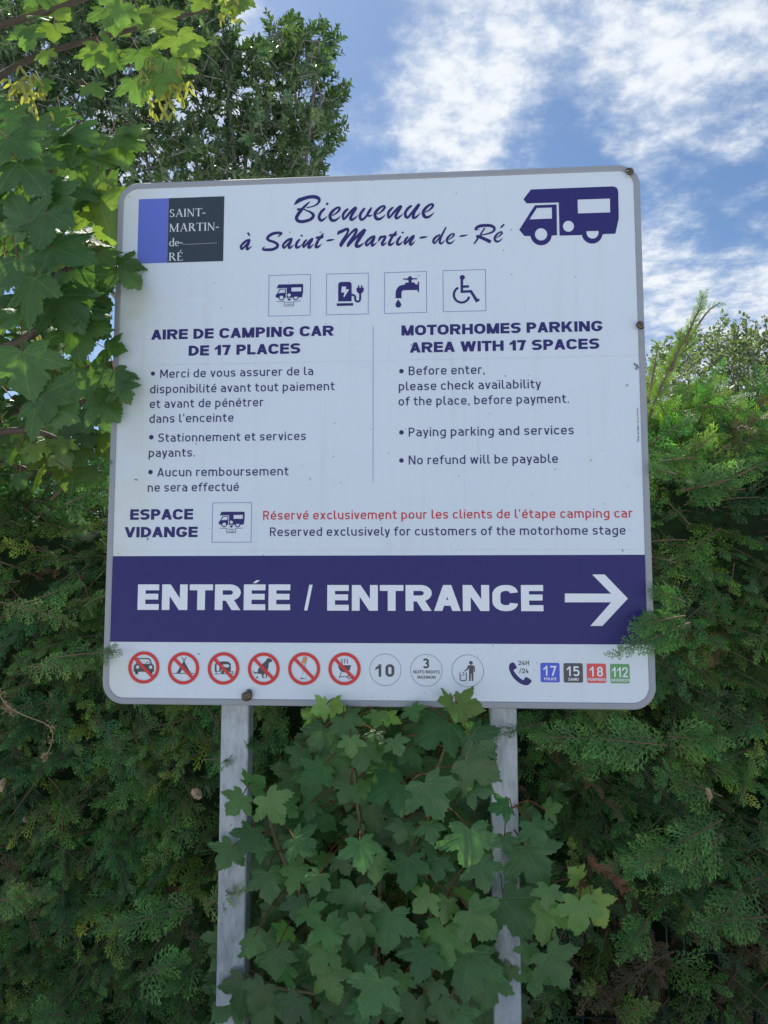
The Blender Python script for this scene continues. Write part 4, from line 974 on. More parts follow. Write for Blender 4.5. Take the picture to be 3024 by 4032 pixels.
# long shoots rising above the top on the right, in the sun
def shoot(pts, c, s0, n, bare=0.0):
    P = cr([atD(x, y, Y) for x, y, Y in pts], 10)
    tw.tube(P, [.005 * (1 - .8 * k / len(P)) for k in range(len(P))], 5, False)
    for k in range(n):
        t = (k + .5) / n; i = int(t * (len(P) - 2)); p = P[i] + (P[i + 1] - P[i]) * (t * (len(P) - 2) - i); tg = unit(P[i + 1] - P[i])
        sd = unit(np.cross(tg, np.array([0, -1, .2]))) * (1 if k % 2 else -1)
        if t > 1 - bare: s_ = s0 * .45
        else: s_ = s0 * (1 - .72 * t)
        fr.add(p, tg * .85 + sd * .5 + rng.normal(0, .12, 3), np.array([0, -1, .3]) + rng.normal(0, .35, 3), s_ * rng.uniform(.7, 1.2), np.array(c) * rng.uniform(.8, 1.2))
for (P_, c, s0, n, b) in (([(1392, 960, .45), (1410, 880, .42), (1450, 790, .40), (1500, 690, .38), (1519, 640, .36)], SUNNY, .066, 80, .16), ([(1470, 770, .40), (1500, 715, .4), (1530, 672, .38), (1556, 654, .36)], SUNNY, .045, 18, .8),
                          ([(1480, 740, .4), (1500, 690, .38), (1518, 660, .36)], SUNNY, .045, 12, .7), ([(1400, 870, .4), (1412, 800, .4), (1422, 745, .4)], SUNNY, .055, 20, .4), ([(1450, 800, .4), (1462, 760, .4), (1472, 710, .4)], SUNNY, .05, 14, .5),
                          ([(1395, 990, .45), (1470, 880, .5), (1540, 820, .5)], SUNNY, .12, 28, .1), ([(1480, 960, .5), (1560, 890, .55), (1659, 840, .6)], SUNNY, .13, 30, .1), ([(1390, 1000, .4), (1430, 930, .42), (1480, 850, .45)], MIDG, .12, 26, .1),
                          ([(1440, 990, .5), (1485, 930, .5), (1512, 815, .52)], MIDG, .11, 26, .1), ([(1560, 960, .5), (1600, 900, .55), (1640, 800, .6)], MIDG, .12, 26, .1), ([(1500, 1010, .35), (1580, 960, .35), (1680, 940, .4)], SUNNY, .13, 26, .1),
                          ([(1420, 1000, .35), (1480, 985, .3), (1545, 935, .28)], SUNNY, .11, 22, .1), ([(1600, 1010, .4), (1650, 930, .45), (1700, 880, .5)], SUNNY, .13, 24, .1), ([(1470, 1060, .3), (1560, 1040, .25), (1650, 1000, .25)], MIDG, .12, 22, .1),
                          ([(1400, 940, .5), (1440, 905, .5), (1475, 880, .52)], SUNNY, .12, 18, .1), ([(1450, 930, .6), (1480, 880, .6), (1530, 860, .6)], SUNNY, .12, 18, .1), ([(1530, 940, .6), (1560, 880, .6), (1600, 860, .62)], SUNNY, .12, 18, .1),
                          ([(110, 1080, .3), (160, 1030, .28), (200, 980, .26)], DK, .11, 18, .1), ([(20, 1090, .4), (60, 1040, .4), (90, 1000, .4)], DK, .11, 18, .1), ([(200, 1040, .3), (225, 1000, .25), (246, 975, .22)], DK, .10, 14, .1)):
    shoot(P_, c, s0, n, b)
fr.build('foliage', MAT['cypress'], hedge, tipcol=(1.45, 1.4, .6))
# a dead brown sprig hanging in the green on the right
fr2 = Scatter(FR)
P = cr([atD(1270, 1850, .02), atD(1310, 1885, 0), atD(1335, 1905, -.01), atD(1352, 1932, -.01)], 8)
for k in range(30):
    i = int(k / 34 * (len(P) - 1)); tg = unit(P[min(i + 1, len(P) - 1)] - P[max(i - 1, 0)]); sd = unit(np.cross(tg, np.array([0, -1, 0]))) * (1 if k % 2 else -1)
    fr2.add(P[i], tg + sd * .45 + rng.normal(0, .15, 3), np.array([0, -1, .3]) + rng.normal(0, .4, 3), .026 * rng.uniform(.6, 1.3), np.array([.24, .100, .055]) * rng.uniform(.7, 1.2))
fr2.build('dead_sprig', MAT['cypress'], hedge)['label'] = 'rust brown dead sprig'
# woody inside: trunks, twigs and the dark body behind the foliage
for x in np.arange(-2.4, 2.8, .45):
    x = x + rng.normal(0, .05); y = .78 + rng.normal(0, .06); h = float(top(np.array(x))) - .15
    tw.tube(cr([(x, y, -.05), (x + rng.normal(0, .04), y, h * .5), (x + rng.normal(0, .05), y, h)], 5), [.035 - .0027 * k for k in range(11)], 7)
for i in range(420):
    x = rng.uniform(-2.4, 2.7); z = rng.uniform(.05, 1.9); y = front(x, z)
    if i % 2: x = rng.uniform(.4, 2.2); z = rng.uniform(.05, .75); y = front(x, z) + .04
    p = np.array([x, y + .40, z - .12]); q = np.array([x + rng.normal(0, .12), y + .02, z + rng.normal(0, .07)])
    tw.tube(cr([p, (p + q) / 2 + rng.normal(0, .03, 3), q], 4), [.005, .0046, .0042, .0038, .0034, .003, .0026, .0022, .0018], 4, False)
tw.build('branches', MAT['brown_twig'], hedge)
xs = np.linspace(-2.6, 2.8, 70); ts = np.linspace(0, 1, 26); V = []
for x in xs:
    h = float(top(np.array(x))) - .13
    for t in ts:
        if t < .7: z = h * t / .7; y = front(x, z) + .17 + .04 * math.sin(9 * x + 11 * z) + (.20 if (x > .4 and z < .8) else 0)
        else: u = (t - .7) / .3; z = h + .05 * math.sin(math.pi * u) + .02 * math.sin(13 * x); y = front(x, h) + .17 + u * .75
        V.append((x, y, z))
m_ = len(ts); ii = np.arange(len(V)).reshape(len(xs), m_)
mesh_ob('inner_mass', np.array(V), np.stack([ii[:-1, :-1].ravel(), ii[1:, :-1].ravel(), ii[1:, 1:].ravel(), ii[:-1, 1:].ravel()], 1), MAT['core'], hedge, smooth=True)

# ---- welded wire fence running inside the hedge
fence = tag(empty('wire_fence', (0, .34, 0)), 'green welded wire fence half hidden in the bottom of the hedge', 'fence')
mb = MB()
for x in np.arange(.25, 2.7, .0515): mb.box((x - .0022, .405, .02), (x + .0022, .4094, .72))
for z in (.08, .28, .48, .68): mb.box((.23, .4096, z - .0025), (2.7, .4146, z + .0025))
mb.build('wire_mesh', MAT['fence'], fence)
for x in (.24, 2.6): mb = MB(); mb.box((x - .025, .4148, -.1), (x + .025, .465, .76)); mb.build('post', MAT['fence'], fence)

# ---- sycamore leaves
def leaf_template(seed):
    r = np.random.default_rng(seed)
    half = [(.03, -.02), (.09, -.10), (.22, -.17), (.36, -.19), (.53, -.15), (.52, -.05), (.41, .05), (.54, .10), (.68, .17), (.76, .29), (.86, .45), (.70, .47), (.55, .49), (.41, .475), (.29, .44), (.345, .57), (.38, .68), (.27, .78), (.18, .88), (.08, .96), (0, 1.05)]
    def side(sgn):
        o = []
        for i, (x, y) in enumerate(half):
            x = x * (1 + r.normal(0, .05)); y = y * (1 + r.normal(0, .03)) + r.normal(0, .008)
            o.append((x, y))
            if 2 < i < len(half) - 1:        # small teeth between the measured points
                x2, y2 = half[i + 1]; mx, my = (x + x2) / 2, (y + y2) / 2; nx, ny = (y2 - y), -(x2 - x); l = math.hypot(nx, ny) + 1e-6
                k = .036 * r.uniform(.3, 1.2); o.append((mx - nx / l * k * 1.0, my - ny / l * k)); o.append((mx + (x2 - mx) * .35 + nx / l * k, my + (y2 - my) * .35 + ny / l * k))
        return [(sgn * a, b) for a, b in o]
    R_ = side(1); L_ = side(-1); o = R_ + L_[:-1][::-1]
    c = np.array([0, .16]); O = np.array(o); n = len(O)
    an = np.unwrap(np.arctan2(O[:, 1] - c[1], O[:, 0] - c[0])); rr = np.hypot(*(O - c).T)
    an = np.maximum.accumulate(an + np.arange(n) * 1e-3)        # keep the outline turning one way round its middle
    for k in range(1, n): an[k] = max(an[k], an[k - 1] + .012)
    an = an[0] + (an - an[0]) * min(1, (2 * math.pi - .02) / (an[-1] - an[0]))
    O = np.stack([c[0] + rr * np.cos(an), c[1] + rr * np.sin(an)], 1); V = [(*c,)]; rings = (.33, .68, 1.0)
    for q in rings: V += [tuple(c + (p - c) * q) for p in O]
    V = np.array(V); Fq = []
    for k in range(n): Fq.append((0, 1 + k, 1 + (k + 1) % n, 1 + (k + 1) % n))
    for j in range(len(rings) - 1):
        for k in range(n): Fq.append((1 + j * n + k, 1 + (j + 1) * n + k, 1 + (j + 1) * n + (k + 1) % n, 1 + j * n + (k + 1) % n))
    x, y = V[:, 0], V[:, 1]; rad = np.hypot(x, y); th = np.arctan2(x, y)
    z = -r.uniform(.08, .26) * rad ** 2 + r.uniform(.004, .014) * np.cos(th * 7) * np.minimum(rad, .7) + r.normal(0, .05) * x + r.uniform(-.12, .16) * x * x + .03 * np.sin(9 * x + 7 * y + r.uniform(0, 6)) * rad
    return np.stack([x, y, z], 1).astype(np.float32), np.array(Fq, np.int32), rad.astype(np.float32)
# triangles at the leaf centre are written as quads with a repeated corner; make them true quads instead
def fix_centre(t):
    v, f, r_ = t; n = (len(v) - 1) // 3
    f = [tuple(q) for q in f if q[2] != q[3]]
    f += [(0, 1 + k, 1 + (k + 1) % n, 1 + (k + 2) % n) for k in range(0, n - 1, 2)] + ([(0, n, 1, 1)] if 0 else [])
    return v, np.array(f, np.int32), r_
LEAF = [fix_centre(leaf_template(40 + s)) for s in range(7)]
def leaf_normal(a, face=(0, -1, .42), jit=.30): return np.array(face) + rng.normal(0, jit, 3)

# the young sycamore between the posts: leaves measured in a detail view (x 800..2400, y 2700..4032 of the photograph)
def at7(x, y, Y): return at(800 + x / 1.0369, 2700 + y / 1.0369, Y)
D_, M_C, L_C, Y_C = (.064, .162, .048), (.090, .200, .054), (.140, .270, .066), (.23, .33, .062)
SAP = [(490,175,435,262,D_),(462,135,408,100,M_C),(590,112,628,142,M_C),(520,85,570,95,Y_C),(500,80,470,92,L_C),(575,135,600,222,D_),(705,190,668,238,D_),(655,245,632,345,M_C),(602,215,598,292,M_C),(745,125,805,150,Y_C),(716,110,700,165,L_C),(850,88,860,132,M_C),
 (1000,150,862,216,D_),(1095,205,1180,312,D_),(1070,300,1195,396,D_),(1078,405,1172,432,D_),(1040,72,1143,100,L_C),(1015,62,968,56,L_C),(1045,85,1030,135,L_C),(780,218,805,285,D_),(712,235,705,295,M_C),(830,258,885,325,D_),(732,318,718,405,D_),(490,330,402,392,M_C),(500,345,520,400,D_),
 (905,398,968,545,D_),(835,405,802,525,D_),(800,400,670,440,D_),(600,408,556,470,M_C),(660,388,652,455,M_C),(520,282,582,335,M_C),(260,455,315,568,M_C),(195,415,250,385,M_C),(160,450,95,520,L_C),(330,480,382,530,D_),(445,520,530,580,D_),(440,482,430,530,D_),
 (200,585,150,685,D_),(118,655,58,748,D_),(372,622,450,688,D_),(282,655,308,715,D_),(640,635,652,755,M_C),(618,545,600,600,D_),(660,560,700,610,D_),(705,700,702,805,M_C),(505,690,470,745,M_C),(560,700,590,775,D_),(818,562,798,645,D_),(922,560,935,640,D_),(1000,560,1012,612,D_),(922,645,935,712,D_),(865,580,850,635,M_C),
 (1090,588,1092,760,D_),(838,705,818,835,D_),(962,705,945,795,D_),(1245,490,1172,492,D_),(1340,560,1385,660,D_),(1300,525,1365,520,M_C),(1310,655,1395,815,D_),(1400,510,1460,490,M_C),(1230,615,1245,690,D_),(262,765,272,885,D_),(390,740,338,838,M_C),(475,770,430,850,M_C),
 (625,832,588,988,D_),(385,870,378,970,D_),(768,925,728,1088,D_),(860,760,850,830,D_),(985,990,955,1160,L_C),(1000,875,985,965,L_C),(1085,920,1185,1040,L_C),(925,850,858,915,L_C),(1050,828,1080,870,L_C),(955,800,905,845,M_C),(1225,868,1330,1030,D_),(1410,825,1398,920,M_C),
 (1398,905,1378,1045,L_C),(1560,830,1568,875,Y_C),(1588,870,1640,985,Y_C),(1535,790,1500,745,Y_C),(1535,880,1530,1020,L_C),(1405,1095,1485,1232,M_C),(1352,1170,1350,1262,M_C),(1330,1060,1322,1130,D_),(262,1010,272,1178,D_),(205,1030,182,1100,M_C),(300,1075,288,1195,M_C),(345,985,312,1030,L_C),
 (500,965,535,1090,M_C),(505,1060,440,1170,M_C),(632,1105,642,1210,D_),(640,955,622,1085,D_),(505,1168,535,1298,M_C),(740,1145,765,1205,M_C),(905,1075,868,1205,D_),(1095,1085,1055,1280,D_),(1168,1175,1145,1332,D_),(1110,1080,1205,1155,D_),(168,1205,128,1352,D_),(250,1225,185,1330,D_),(388,1278,330,1385,D_),
 (455,1330,420,1400,D_),(720,1200,648,1345,M_C),(870,1285,850,1440,D_),(560,1250,588,1368,D_),(965,1285,985,1390,D_),(1045,1330,1080,1440,D_),(1080,830,1075,890,D_),(1130,720,1150,840,D_),(430,905,455,985,M_C),(550,880,520,935,D_),(700,985,690,1050,D_),(815,1010,842,1110,D_),(290,905,250,960,D_),(1260,1150,1225,1210,D_),(950,1210,930,1290,D_),(820,1180,800,1250,D_),(330,1150,350,1260,D_),(420,1080,400,1160,D_),(650,1290,640,1390,D_),(770,1290,750,1390,D_),(240,640,225,720,D_),(310,560,330,610,D_),(560,470,530,500,D_),(760,470,770,530,D_)]
sap = tag(empty('sycamore_sapling', tuple(at7(760, 1381, .12)[:2]) + (0,)), 'young sycamore with big lobed leaves growing between the two posts', 'sapling')
sl = Scatter(LEAF); pet = MB(); stm = MB()
base = np.array([at7(760, 1381, .14)[0], .14, 0.0])
def stem(pts, r0, r1):
    P = cr(pts, 6); stm.tube(P, [r0 + (r1 - r0) * k / (len(P) - 1) for k in range(len(P))], 6); return P
stemP = []
for pts in ([(900, 1300, .10), (930, 900, .06), (900, 700, .06), (950, 385, .02), (1018, 155, -.02), (1035, 80, -.03)], [(700, 1250, .1), (720, 800, .06), (640, 560, .05), (600, 150, .03), (560, 90, .02)], [(600, 1250, .1), (420, 900, .06), (300, 640, .02), (255, 470, -.02), (215, 415, -.02)],
            [(1000, 1300, .1), (1180, 900, .08), (1240, 560, .05), (1260, 500, .03)], [(1050, 1350, .1), (1330, 1020, .12), (1480, 880, .06), (1565, 820, .03)], [(600, 1350, .1), (300, 1230, .05), (180, 1180, 0)], [(900, 1300, .1), (980, 1000, .02), (990, 850, -.06)]):
    stemP += stem([base] + [at7(*p) for p in pts], .008, .0025)
stemP = np.array(stemP)
for (jx, jy, tx, ty, c) in SAP:
    big = math.hypot(tx - jx, ty - jy); Y = -.10 + rng.uniform(-.05, .08) + (.04 if c is D_ else -.02) + .10 * (big < 70)
    if jy < 130: Y = min(Y, -.03)
    j = at7(jx, jy, Y); t = at7(tx, ty, Y - .00009 * big - rng.uniform(.0, .03)); a = t - j; L = np.linalg.norm(a) * 1.05
    L = max(L, .045)
    sl.add(j, a, leaf_normal(a, (rng.normal(0, .25), -1, rng.uniform(.1, .9)), jit=.2), L, np.array(c) * rng.uniform(.75, 1.3) * (1 + .10 * rng.normal(0, 1, 3) * np.array([1, .4, .6])))
    d2 = np.linalg.norm(stemP - (j + np.array([0, .05, .0])), axis=1); q = stemP[np.argmin(d2)]
    if np.linalg.norm(q - j) > .22: q = j + unit(q - j) * .16
    mid = (j + q) / 2 + np.array([0, .01, .02])
    pet.tube(cr([q, mid, j], 4), .0016, 4, False)
for i in range(190):                        # leaves further in
    x = rng.uniform(90, 1330); y = rng.uniform(120, 1500)
    if y < 500 and (x < 400 or x > 1180): continue
    if x > 1180 and y < 700: continue
    Y = rng.uniform(.05, .24); j = at7(x, y, Y); a = np.array([rng.normal(0, .5), -rng.uniform(.1, .5), -rng.uniform(.4, 1)])
    sl.add(j, a, leaf_normal(a, jit=.4), rng.uniform(.055, .12), np.array(D_ if rng.random() < .7 else M_C) * rng.uniform(.75, 1.15))
    q = j - unit(a) * .09 + np.array([0, .05, 0]); pet.tube([q, (q + j) / 2 + np.array([0, 0, .008]), j], .0013, 4, False)
stm.build('stem', MAT['stem'], sap, smooth=True); pet.build('leaf_stalks', MAT['twig'], sap); sl.build('leaves', MAT['sycamore'], sap, uv=True, smooth=True)

# ---- the large sycamore whose boughs hang in from the left
syc = tag(empty('sycamore_tree', (-2.7, 1.3, 0)), 'large leafy sycamore with boughs hanging over the left side of the sign', 'tree')
mb = MB(); root = np.array([-2.7, 1.3, 0.0])
mb.tube(cr([root, root + [0.02, 0, 1.2], root + [.06, .02, 2.6], root + [.02, .05, 4.2], root + [.1, 0, 5.6]], 6), [.17 - .0055 * k for k in range(25)], 10)
mb.build('trunk', MAT['bark'], syc, smooth=True)
br = MB(); tips = []
def bough(pts, r0=.02, r1=.006):
    P = cr(pts, 7); br.tube(P, [r0 + (r1 - r0) * k / (len(P) - 1) for k in range(len(P))], 6); tips.extend(P[len(P) // 3:]); return P
for pts in ([(120, 860, .3), (180, 800, .2), (262, 780, .12)], [(60, 880, .2), (200, 868, .1), (262, 865, .05)], [(-60, 980, .4), (60, 1015, .35), (130, 1022, .3)], [(-60, 700, .2), (90, 620, .1), (180, 560, .1), (270, 575, .0)], [(-80, 420, .2), (90, 380, .1), (200, 350, .1), (270, 290, .1)],
            [(-100, 250, .4), (60, 130, .5), (300, 60, .6), (450, 20, .6)], [(-100, 100, .4), (120, 20, .5), (350, -60, .6), (520, -30, .6)], [(-100, 560, .2), (50, 480, .1), (130, 470, 0)], [(-80, 780, .0), (40, 740, -.1), (90, 700, -.15)], [(100, 700, .0), (104, 560, .05), (103, 450, .1)], [(-60, 950, .1), (60, 930, .0), (150, 960, .0)]):
    p0 = atD(*pts[0]); bough([root + np.array([0, 0, min(5.0, max(1.3, p0[2] + .1))]), (root + np.array([0, 0, p0[2]]) + p0) / 2] + [atD(*p) for p in pts])
br.build('boughs', MAT['bark'], syc, smooth=True)
ll = Scatter(LEAF); pt = MB()
LC = [(.066, .138, .044), (.080, .155, .044), (.058, .126, .048), (.100, .175, .046)]
def put(jx, jy, tx, ty, Y, c, face=(0, -1, .45), jit=.25, k=1.12):
    if jy < 240: k *= .80
    elif jx > 220: k *= .88
    j = atD(jx, jy, Y); t = atD(tx, ty, Y - .02); a = t - j
    ll.add(j, a, leaf_normal(a, face, jit), max(.05, np.linalg.norm(a) * k), np.array(c) * rng.uniform(.85, 1.15))
    q = j - unit(a) * .06 + np.array([-.03, .05, .04]); pt.tube([q, (q + j) / 2, j], .0016, 4, False)
G1, G2, G3, G4 = (.070, .148, .044), (.060, .134, .046), (.095, .180, .050), (.145, .225, .048)
for h in [(250,572,302,570,-.03,G3),(254,580,300,614,-.05,G3),(228,752,270,758,-.02,G1),(246,800,258,852,-.05,G1),(230,840,250,880,-.02,G3),(252,815,280,838,-.04,G1),(258,832,276,868,-.05,G1),(190,800,222,880,0,G1),(210,860,246,900,-.02,G1),
          (110,535,190,560,-.2,G2),(60,490,20,420,-.2,G2),(100,460,80,530,-.2,G2),(40,560,70,640,-.2,G2),(75,600,40,690,-.25,G1),(150,590,170,665,-.1,G2),(120,640,165,700,-.15,G2),(50,760,60,850,-.3,G1),(95,780,20,800,-.25,G1),(110,850,95,905,-.3,G1),(80,860,150,900,-.3,G1),(55,690,0,660,-.2,G2),
          (170,330,230,345,.0,G3),(165,330,172,405,.0,G3),(250,290,310,320,.0,G3),(255,300,268,360,.0,G3),(280,275,300,290,0,G3),(120,300,160,350,.0,G1),(90,290,50,250,.0,G1),(150,290,205,300,0,G1),(215,430,235,505,.0,G4),(240,420,258,500,.05,G4),(195,640,230,665,0,G2),(160,700,170,770,-.1,G1),(180,690,225,720,-.05,G2),
          (40,350,90,400,-.2,G2),(20,300,70,330,-.2,G2),(10,260,60,270,0,G1),(100,420,140,470,-.15,G2),(130,400,200,420,-.1,G2),(165,440,215,420,0,G2),(20,930,70,960,.1,G3),(100,920,130,1000,.1,G3),(130,1000,170,1015,.2,G4),(175,960,190,985,.2,G4),(55,925,80,950,.15,G4),(215,930,230,985,.2,G4),(90,985,60,1010,.2,G4),(150,1030,140,1055,.2,G4),(200,880,240,920,.1,G2),(150,905,185,950,.1,G1),
          (215,95,235,150,.4,G4),(330,30,380,75,.4,G4),(385,70,395,135,.4,G4),(340,60,300,80,.4,G3),(300,110,320,160,.4,G3),(365,130,360,200,.4,G3),(405,95,425,125,.4,G4),(290,170,300,225,.4,G3),(250,130,220,165,.4,G3),(200,110,180,150,.4,G3),(440,0,410,25,.4,G4),(490,-5,540,12,.4,G4),(520,-10,500,30,.4,G4),(100,110,85,140,.4,G4),(230,20,250,70,.4,G3),(300,20,310,60,.4,G4),(110,10,150,40,.5,G4),(80,20,30,40,.5,G4),(60,60,50,110,.4,G3),(350,160,330,210,.35,G3)]: put(*h)
def inside(x, y):
    if y > 1030: return False
    if y > 430: return x < 226 - 14 * math.sin(y * .03) - max(0, (y - 900)) * .5
    if y > 200: return x < 190 + 60 * math.sin(y * .021)
    return x < 270 and rng.random() < .45
cnt = 0
while cnt < 470:
    x = rng.uniform(-260, 420); y = rng.uniform(-160, 1030)
    if not inside(x, y): continue
    if x > 0 and y < 430 and rng.random() < .62: continue
    Y = rng.uniform(-.1, .9); s_ = rng.uniform(28, 60); a = rng.normal(.1, .75)
    c = LC[rng.integers(len(LC))] if y > 200 else (G3 if rng.random() < .55 else G1)
    if rng.random() < .06: c = G4
    put(x, y, x + s_ * math.sin(a), y + s_ * math.cos(a) * .8, Y, c, (rng.normal(0, .35), -.8, .6), .4); cnt += 1
for i in range(500):                        # the rest of the crown, higher up and out of the picture
    p = root + np.array([rng.normal(0, .9), rng.normal(.1, .9), rng.uniform(3.6, 6.2)]); a = np.array([rng.normal(0, .6), rng.normal(0, .6), -.8])
    c_ = _RC @ (p - CAM); inview = c_[2] > .1 and 1512 + F_PX * c_[0] / c_[2] > -100 and 2016 + F_PX * c_[1] / c_[2] > -250
    if inview: continue
    ll.add(p, a, np.array([rng.normal(0, .4), rng.normal(0, .4), 1]), rng.uniform(.09, .15), np.array(LC[i % 4]))
pt.build('leaf_stalks', MAT['twig'], syc); ll.build('leaves', MAT['sycamore'], syc, uv=True, smooth=True)
# winged seeds in hanging bunches
def samara(seed):
    v = np.array([(0, 0, 0), (.12, .10, .02), (.22, .42, .03), (.14, .92, 0), (-.02, 1.0, -.02), (-.08, .55, 0)], np.float32); return v, np.array([(0, 1, 2, 5), (5, 2, 3, 4)], np.int32), v[:, 1]
for (x, y, Y, n) in ((55, 195, .25, 34), (385, 175, .4, 22), (330, 145, .4, 14), (502, 12, .4, 18), (155, 700, .1, 16), (350, 215, .4, 10)):
    sc = Scatter([samara(0)]); c0 = atD(x, y - 35, Y)
    for k in range(n):
        p = c0 + np.array([rng.normal(0, .028), rng.normal(0, .028), -rng.uniform(0, .12)])
        for sg in (-1, 1): sc.add(p, (sg * .5 + rng.normal(0, .3), rng.normal(0, .4), -1), (rng.normal(0, .6), -1, 0), rng.uniform(.034, .045), np.array([.26, .27, .075]) * rng.uniform(.8, 1.15))
    sc.build('seed_bunch', MAT['seed'], syc)

# ---- the evergreen tree further back on the left
def in_poly(x, y, P):
    c = False; j = len(P) - 1
    for i in range(len(P)):
        if (P[i][1] > y) != (P[j][1] > y) and x < (P[j][0] - P[i][0]) * (y - P[i][1]) / (P[j][1] - P[i][1]) + P[i][0]: c = not c
        j = i
    return c
def small_leaf(seed, w):
    r = np.random.default_rng(seed); z = r.normal(0, .06)
    v = np.array([(0, 0, 0), (w, .35, .05 + z), (w * .85, .7, .02), (0, 1, -.1), (-w * .85, .7, .02), (-w, .35, .05 - z)], np.float32)
    return v, np.array([(0, 1, 2, 3), (0, 3, 4, 5)], np.int32), v[:, 1]
OAK = [small_leaf(s, w) for s, w in enumerate((.20, .24, .18, .22))]
oak = tag(empty('evergreen_tree', (-1.5, 4.6, 0)), 'dark small leaved evergreen tree rising behind the top left of the sign', 'tree')
ol = Scatter(OAK); ob = MB(); r0 = np.array([-1.5, 4.6, 0.0])
mb = MB(); mb.tube(cr([r0, r0 + [.1, .05, 1.2], r0 + [.25, 0, 2.2], r0 + [.2, .05, 3.4]], 6), [.16 - .006 * k for k in range(19)], 10); mb.build('trunk', MAT['greybark'], oak, smooth=True)
OUT = [(-420, -420), (400, -420), (440, -40), (470, 60), (515, 105), (575, 104), (590, 52), (618, 48), (630, 92), (668, 66), (716, 76), (716, 108), (694, 160), (698, 186), (728, 200), (726, 232), (700, 262), (716, 290), (714, 318), (694, 350), (686, 378), (650, 470), (560, 560), (-420, 560)]
tw_pts = []
for i in range(3000):
    for _ in range(60):
        x, y = (rng.uniform(-420, 750), rng.uniform(-420, 560)) if i % 6 == 0 else (rng.uniform(-60, 750), rng.uniform(-30, 440))
        if not in_poly(x, y, OUT): continue
        hole = .5 + .5 * math.sin(x * .021 + 1.3) * math.sin(y * .027 + .4) + .35 * math.sin(x * .05 + y * .043)
        if y > 150 and x < 580 and hole < .46 and rng.random() < .75: continue
        if 560 < x < 690 and 200 < y < 360 and hole < .55 and rng.random() < .7: continue
        break
    edge = not in_poly(x + 26, y - 10, OUT) or not in_poly(x + 30, y, OUT)
    Y = 4.6 + rng.normal(0, .55); p = atD(x, y, Y); tw_pts.append(p)
    d = unit(np.array([rng.normal(.25, .6), rng.normal(-.15, .6), rng.normal(.25, .5)]))
    if edge: d = unit(np.array([.8, -.2, .55]) + rng.normal(0, .3, 3))
    L = rng.uniform(.10, .20); nl = int(rng.integers(13, 22)); ob.tube([p - d * .12, p, p + d * L], [.004, .003, .0015], 3, False)
    c0 = np.array([(.058, .118, .044), (.048, .100, .044), (.074, .132, .046)][int(rng.integers(3))])
    for k in range(nl):
        t = (k + .5) / nl; ph = k * 2.4; u = unit(np.cross(d, np.array([.3, .5, .8]))); w_ = np.cross(d, u)
        rad_ = math.cos(ph) * u + math.sin(ph) * w_
        ol.add(p + d * L * t, d * .7 + rad_ * .8 + rng.normal(0, .15, 3), d + rng.normal(0, .4, 3) + np.array([0, 0, .3]), rng.uniform(.048, .074), c0 * rng.uniform(.75, 1.3))
tw_pts = np.array(tw_pts)
limb_end = [(120, 100), (300, 250), (420, 180), (560, 165), (690, 90), (640, 260), (700, 330), (560, 320), (250, 380), (50, 320), (480, 60), (330, 330), (620, 140), (150, 220), (400, 300), (520, 240)]
for k, (x, y) in enumerate(limb_end):
    e_ = atD(x, y, 4.5 + rng.normal(0, .3)); s0 = r0 + np.array([.2, 0, rng.uniform(1.6, 3.0)]); m1 = (s0 * .6 + e_ * .4) + np.array([0, 0, .12]); m2 = (s0 * .25 + e_ * .75) + rng.normal(0, .08, 3)
    P = cr([s0, m1, m2, e_], 7); ob.tube(P, [.038 * (1 - .8 * i / (len(P) - 1)) for i in range(len(P))], 6)
    for j in range(9):
        q = P[int(rng.integers(6, len(P)))]; i2 = np.argsort(np.linalg.norm(tw_pts - q, axis=1))[int(rng.integers(4, 60))]; e2 = tw_pts[i2]
        ob.tube(cr([q, (q + e2) / 2 + rng.normal(0, .05, 3), e2], 4), [.010 - .0009 * z_ for z_ in range(9)], 4, False)
ob.build('branches', MAT['greybark'], oak); ol.build('crown', MAT['oak'], oak)

# ---- the pale leafy tree behind the hedge on the right
pal = tag(empty('leafy_tree', (4.4, 8.2, 0)), 'pale green sunlit tree beyond the hedge on the right', 'tree')
pll = Scatter([small_leaf(11, .24), small_leaf(12, .30), small_leaf(13, .26)]); pb = MB(); r0 = np.array([4.4, 8.2, 0.0])
mb = MB(); mb.tube(cr([r0, r0 + [.05, 0, 1.1], r0 + [.1, .1, 2.6]], 6), [.14 - .006 * k for k in range(13)], 9); mb.build('trunk', MAT['greybark'], pal, smooth=True)
TOPL = [(1300, 930), (1370, 830), (1395, 788), (1415, 772), (1440, 752), (1465, 748), (1490, 728), (1520, 722), (1545, 708), (1562, 702), (1580, 712), (1605, 728), (1640, 722), (1680, 728), (1730, 720), (1800, 760), (1860, 860), (1860, 1060), (1300, 1060)]
ends = []
for i in range(1500):
    while True:
        x, y = rng.uniform(1300, 1860), rng.uniform(700, 1060)
        if in_poly(x, y, TOPL): break
    Y = 8.2 + rng.normal(0, .7); p = atD(x, y, Y); ends.append(p); d = unit(np.array([rng.normal(0, .7), rng.normal(-.2, .7), rng.normal(.5, .5)])); L = rng.uniform(.12, .26)
    c0 = np.array([(.090, .135, .058), (.110, .150, .066), (.074, .118, .056)][int(rng.integers(3))]); pb.tube([p - d * .15, p, p + d * L], [.005, .004, .002], 3, False)
    for k in range(int(rng.integers(11, 19))):
        t = rng.uniform(0, 1); rv = unit(rng.normal(0, 1, 3))
        pll.add(p + d * L * t + rv * .03, d * .4 + rv, rng.normal(0, .6, 3) + np.array([0, -.3, .8]), rng.uniform(.045, .080), c0 * rng.uniform(.8, 1.25))
ends = np.array(ends)
